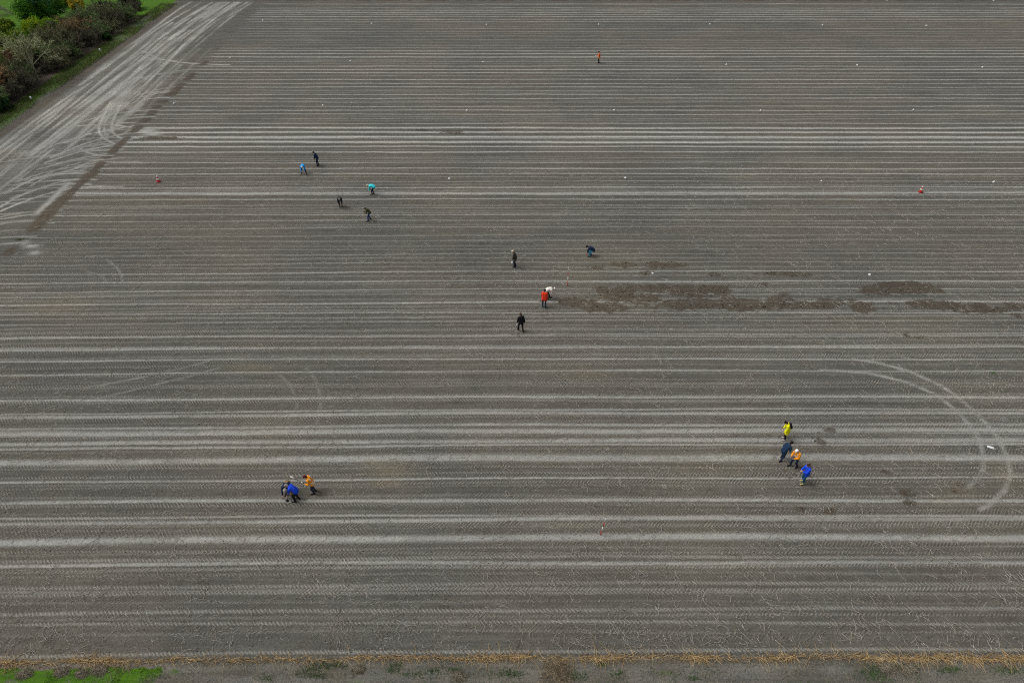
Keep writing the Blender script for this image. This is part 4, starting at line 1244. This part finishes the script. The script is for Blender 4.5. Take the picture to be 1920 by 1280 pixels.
    if hat is None:
        hr_ += [(hc - uh * .07 - fh * .05, hc - uh * .02 - fh * .055, .058, .07)]
        for s in (-1, 1):
            hr_.append((hc + uh * .0 + xh * s * .06 - fh * .015, hc + uh * .05 + xh * s * .045, .036, .05))
        link("hair", fuse("hair", hr_, .011, 2), hair, root)
    else:
        hr2 = [(hc - uh * .07 - fh * .05, hc - uh * .02 - fh * .05, .054, .07)]
        link("hair", fuse("hair", hr2, .011, 1), hair, root)
        ht = [(hc + uh * .055 - fh * .02, hc + uh * .06 + fh * .012, .101, .098)]
        if hat[1] == "brim":
            ht += [(hc + uh * .045 + xh * .05 + fh * .10, hc + uh * .045 - xh * .05 + fh * .10, .022, .022), (hc + uh * .05 + fh * .05, hc + uh * .04 + fh * .12, .07, .03)]
        if hat[1] == "knit":
            ht += [(hc + uh * .02 - xh * .03 - fh * .02, hc + uh * .02 + xh * .03 - fh * .02, .088, .088), (hc + uh * .165, hc + uh * .17, .022, .022)]
        link("hat", fuse("hat", ht, .011, 2), hat[0], root)
    for s in (-1, 1):
        v, f = capsule(hc + uh * .012 + fh * .083 + xh * s * .032, hc + uh * .012 + fh * .084 + xh * s * .032, .0105, .0105, 8, 2)
        em = bpy.data.meshes.new("eye"); em.from_pydata(v.tolist(), [], f)
        link("eye", em, EYE, root)
    W = lambda p: np.array(root.matrix_basis @ Vector(p))
    if backpack:
        bc = [(waist - fr2 * .17 + vec(-.07, 0, 0), chest - fr2 * .17 + vec(-.07, 0, 0), .10, .09), (waist - fr2 * .17 + vec(.07, 0, 0), chest - fr2 * .17 + vec(.07, 0, 0), .10, .09)]
        bo = link("backpack", fuse("backpack", bc, .018, 2), backpack[0])
        bo.matrix_basis = root.matrix_basis.copy()
        tag(bo, backpack[1], "backpack")
    grip = {s: W(wr[s] + (wr[s] - el[s]) / np.linalg.norm(wr[s] - el[s]) * .08 + vec(0, .01, -.025)) for s in (-1, 1)}
    return root, grip


def held_bag(p, label, w=.20, h=.30):
    """white carrier bag hanging from a hand"""
    rng = np.random.default_rng(int(abs(p[0]) * 100))
    prof = [(.012, 0), (.03, -.05), (.075, -.12), (.11, -.22), (.10, -.29), (.05, -.32), (.001, -.32)]
    v, f = lathe([(a * w / .2, b * h / .3) for a, b in prof], 16)
    v = v * (1 + rng.normal(0, .05, (len(v), 1))); v[:, 1] *= .6
    o = link("carrier_bag", mesh_np("carrier_bag", v, f, smooth=True), PAPER)
    o.location = p; o.rotation_euler = (0, 0, rng.random() * 3)
    return tag(o, label, "carrier bag")


NAVY = cm("navy_cloth", (30, 44, 66)); BLACK = cm("black_cloth", (22, 22, 26)); DKGREY = cm("dark_grey_cloth", (44, 46, 50))
JEANS = cm("jeans", (42, 58, 104)); DKJEANS = cm("dark_jeans", (44, 54, 70)); LTBLUE = cm("light_blue_cloth", (72, 150, 186)); BLUEJEAN = cm("blue_jeans", (26, 78, 120))
OLIVEC = cm("olive_cloth", (74, 74, 50)); KHAKI = cm("khaki_cloth", (62, 62, 54)); ROYAL = cm("royal_blue_cloth", (26, 72, 212)); SKYB = cm("bright_blue_cloth", (36, 158, 240))
CYAN = cm("cyan_cloth", (66, 224, 240)); ORRED = cm("orange_red_cloth", (226, 62, 34)); WHITEC = cm("white_cloth", (226, 222, 212)); YELLOW = cm("yellow_cloth", (250, 242, 22))
HIVIS = cm("hi_vis_orange", (255, 152, 30)); HIVISR = cm("hi_vis_red_orange", (255, 124, 66)); TANC = cm("tan_cloth", (142, 116, 82)); TEAL = cm("teal_navy_cloth", (22, 48, 74))
BOOTB = cm("black_boots", (28, 28, 28)); BOOTT = cm("tan_boots", (196, 180, 120)); BOOTW = cm("light_shoes", (178, 170, 166)); BOOTG = cm("teal_boots", (24, 76, 84)); BOOTBR = cm("brown_boots", (92, 66, 52))
HBLACK = cm("black_hair", (24, 20, 20)); HBROWN = cm("brown_hair", (70, 48, 36)); HGREY = cm("grey_hair", (140, 134, 126)); HBLOND = cm("blond_hair", (206, 190, 160)); HAUB = cm("auburn_hair", (82, 30, 24))
HATW = cm("white_hat", (234, 234, 232)); HATG = cm("grey_hat", (150, 146, 138)); HATT = cm("tan_hat", (168, 138, 96))

BEND = dict(hip=(0, -.22, .86), lean=72, upper=14)
PALE = []
_, gA = person(1123, 118.5, -75, "lone person in an orange coat far up the field with a white paper", HIVISR, DKGREY, BOOTB, HBLACK, lean=6, coat=.18, hands=((-.18, .34, 1.02), (.20, .30, 1.02)))
person(597, 311, -80, "person in a long navy jacket standing slightly stooped beside the bright blue jacket", TEAL, NAVY, BOOTB, HBROWN, lean=20, upper=6, coat=.12, hands=((-.18, .26, .78), (.18, .26, .78)))
person(570, 325.5, 174, "person in a bright blue jacket and white cap bending down to the soil", SKYB, NAVY, BOOTB, HGREY, feet=((-.26, .05), (.24, -.05)), hands=((-.16, .46, .36), (.14, .48, .12)), hat=(HATW, "brim"), **BEND)
person(699, 364, -88, "person in a cyan jacket bending double with one arm reaching the ground", CYAN, NAVY, BOOTBR, HBLOND, feet=((-.13, .06), (.13, -.08)), hands=((-.12, .42, .12), (.14, .34, .18)), **BEND)
person(639.5, 388, 170, "person in dark grey bending towards the viewer left of the olive jacket", DKGREY, BLACK, BOOTB, HGREY, hip=(0, -.18, .84), lean=62, upper=14, hands=((-.14, .44, .42), (.12, .46, .20)))
person(693, 413, -105, "person in an olive jacket and blue jeans leaning forward with a pale cap", OLIVEC, JEANS, BOOTB, HBROWN, lean=34, upper=14, head=56, feet=((-.17, .16), (.15, -.12)), hip=(0, -.08, .90), hands=((-.12, .40, .92), (.14, .42, .90)), hat=(HATG, "knit"), hood=True)
_, gB = person(966, 500, -84, "person in a dark khaki coat with pale blond hair looking down", KHAKI, NAVY, BOOTB, HBLOND, lean=12, upper=6, coat=.20, hands=((-.20, .22, .80), (.22, .10, .78)))
person(1107, 480, -82, "person in a navy jacket and light blue trousers crouching forward", NAVY, LTBLUE, BOOTB, HBLACK, hip=(0, -.24, .72), lean=58, upper=12, head=70, feet=((-.15, .04), (.16, -.06)), hands=((-.16, .36, .34), (.18, .34, .40)))
_, gC = person(1020, 576, 12, "person in an orange-red coat with black hair standing next to the white jacket", ORRED, NAVY, BOOTG, HBLACK, lean=9, upper=4, coat=.16, feet=((-.13, .05), (.12, -.06)), hands=((-.24, .20, .82), (.24, .02, .72)))
person(1029, 560.5, 86, "person in a white jacket and white hat bent over behind the orange-red coat", WHITEC, KHAKI, BOOTB, HGREY, feet=((-.16, .08), (.16, -.06)), hands=((-.12, .44, .40), (.14, .36, .24)), hat=(HATW, "brim"), hip=(0, -.24, .88), lean=70, upper=18)
_, gD = person(977, 621, -22, "person dressed all in black striding across the field with brown hair", BLACK, BLACK, BOOTB, HBROWN, lean=7, coat=.06, feet=((-.12, .24), (.10, -.20)), hip=(0, 0, .90), hands=((-.27, .16, .80), (.28, -.06, .80)))
person(1471.5, 823, -82, "person in a long bright yellow coat with black hair looking down", YELLOW, BLACK, BOOTW, HBLACK, lean=14, upper=6, coat=.30, hands=((-.22, .24, .86), (.22, .22, .84)), head=48,
       backpack=(BLACK, "black rucksack worn on the yellow coat"))
person(1464, 861.5, 62, "person in a long dark navy coat leaning far forward towards the white helmet", TEAL, NAVY, BOOTB, HBLACK, lean=38, upper=10, head=58, coat=.22, feet=((-.13, .18), (.12, -.22)), hip=(0, .02, .88), hands=((-.15, .42, .84), (.15, .44, .82)))
person(1488.5, 874, -112, "person in an orange reflective jacket wearing a white helmet", HIVIS, NAVY, BOOTB, HBROWN, lean=12, upper=4, bands=True, feet=((-.14, -.12), (.15, .18)), hip=(0, 0, .91), hands=((-.13, .36, 1.02), (.15, .36, 1.00)), hat=(HATW, "brim"), head=34)
person(1506, 904, -98, "person in a royal blue coat and tan boots holding both hands at the chest", ROYAL, BLUEJEAN, BOOTT, HBROWN, lean=4, coat=.12, hands=((-.08, .36, 1.16), (.08, .38, 1.14)), head=14, feet=((-.13, .08), (.11, -.04)))
person(542, 927, 178, "person in navy jacket and tan trousers bent low towards the viewer", NAVY, TANC, BOOTB, HGREY, feet=((-.20, .06), (.20, -.06)), hands=((.0, .50, .30), (.26, .44, .34)), hat=(HATG, "knit"), hip=(0, -.26, .90), lean=76, upper=26, short=True)
_, gE = person(556.5, 937, -86, "person in a royal blue jacket and black trousers working a dark hand tool", ROYAL, BLACK, BOOTB, HGREY, lean=40, upper=10, head=60, feet=((-.13, .04), (.13, -.08)), hip=(0, -.10, .91), hands=((-.10, .36, .72), (.12, .40, .62)))
_, gF = person(590, 922.5, -96, "person in an orange reflective jacket with auburn hair holding a long pole", HIVIS, DKJEANS, BOOTB, HAUB, lean=20, upper=8, bands=True, coat=.06, hands=((-.13, .36, .98), (.16, .20, .84)), head=46)

# ---- things held
v, f = box(0, 0, 0, .22, .012, .30)
pp = link("paper_sheet", mesh_np("paper_sheet", v, f), PAPER)
pp.location = (gA[1] + gA[-1]) / 2 + vec(-.12, -.04, .06); pp.rotation_euler = (R(-50), 0, R(70))
tag(pp, "white paper sheet in the hands of the lone orange coated person", "paper")
held_bag(gB[-1], "white carrier bag hanging from the khaki coated person's hand")
held_bag(gC[1], "white carrier bag beside the legs of the orange-red coated person", .24, .30)
held_bag(gD[-1], "small white carrier bag in the hand of the person in black", .13, .22)
v, f = box(0, 0, 0, .09, .02, .16)


def rod(name, a, b, r, mat, label, cat, parts=()):
    a, b = Vector(a), Vector(b)
    e = bpy.data.objects.new(name, None); COL.objects.link(e); e.empty_display_size = .1
    e.location = a; e.rotation_euler = (b - a).to_track_quat('Z', 'Y').to_euler()
    L = (b - a).length
    v, f = lathe([(.001, 0), (r, 0), (r * .9, L), (.001, L)], 10)
    link("shaft", mesh_np("shaft", v, f), mat, e)
    for nm, prof, mt in parts:
        v, f = lathe([(q, z * L if z <= 1 else L + z - 1) for q, z in prof], 14)
        link(nm, mesh_np(nm, v, f, smooth=True), mt, e)
    return tag(e, label, cat)


x, d = ground_at(538.5, 938)
tipv = vec(x, d, gz(x, d) + .01)
up_ = (gE[-1] + gE[1]) / 2
up_ = up_ + (up_ - tipv) * .12
rod("hand_tool", tipv, up_, .017, BLACK, "dark long handled tool reaching the soil below the royal blue jacket", "hand tool",
    [("tool_head", [(.001, -.005), (.10, 0), (.09, .045), (.02, .06), (.001, .06)], BLACK), ("grip", [(.001, .93), (.028, .93), (.028, 1.0), (.001, 1.0)], DKGREY)])
gm_ = (gF[-1] + gF[1]) / 2
pa = gm_ + vec(-.95, .10, .62); pb = gm_ + vec(.85, -.18, -.66)
pb[2] = max(pb[2], .06)
rod("survey_pole", pb, pa, .016, DKGREY, "long dark pole with a white end slanting behind the auburn haired person", "pole",
    [("white_end", [(.001, .86), (.036, .86), (.036, 1.0), (.001, 1.0)], POLE_W), ("clamp", [(.001, .60), (.026, .60), (.026, .66), (.001, .66)], POLE_W)])

COL.children.unlink(TMP)
bpy.data.collections.remove(TMP)
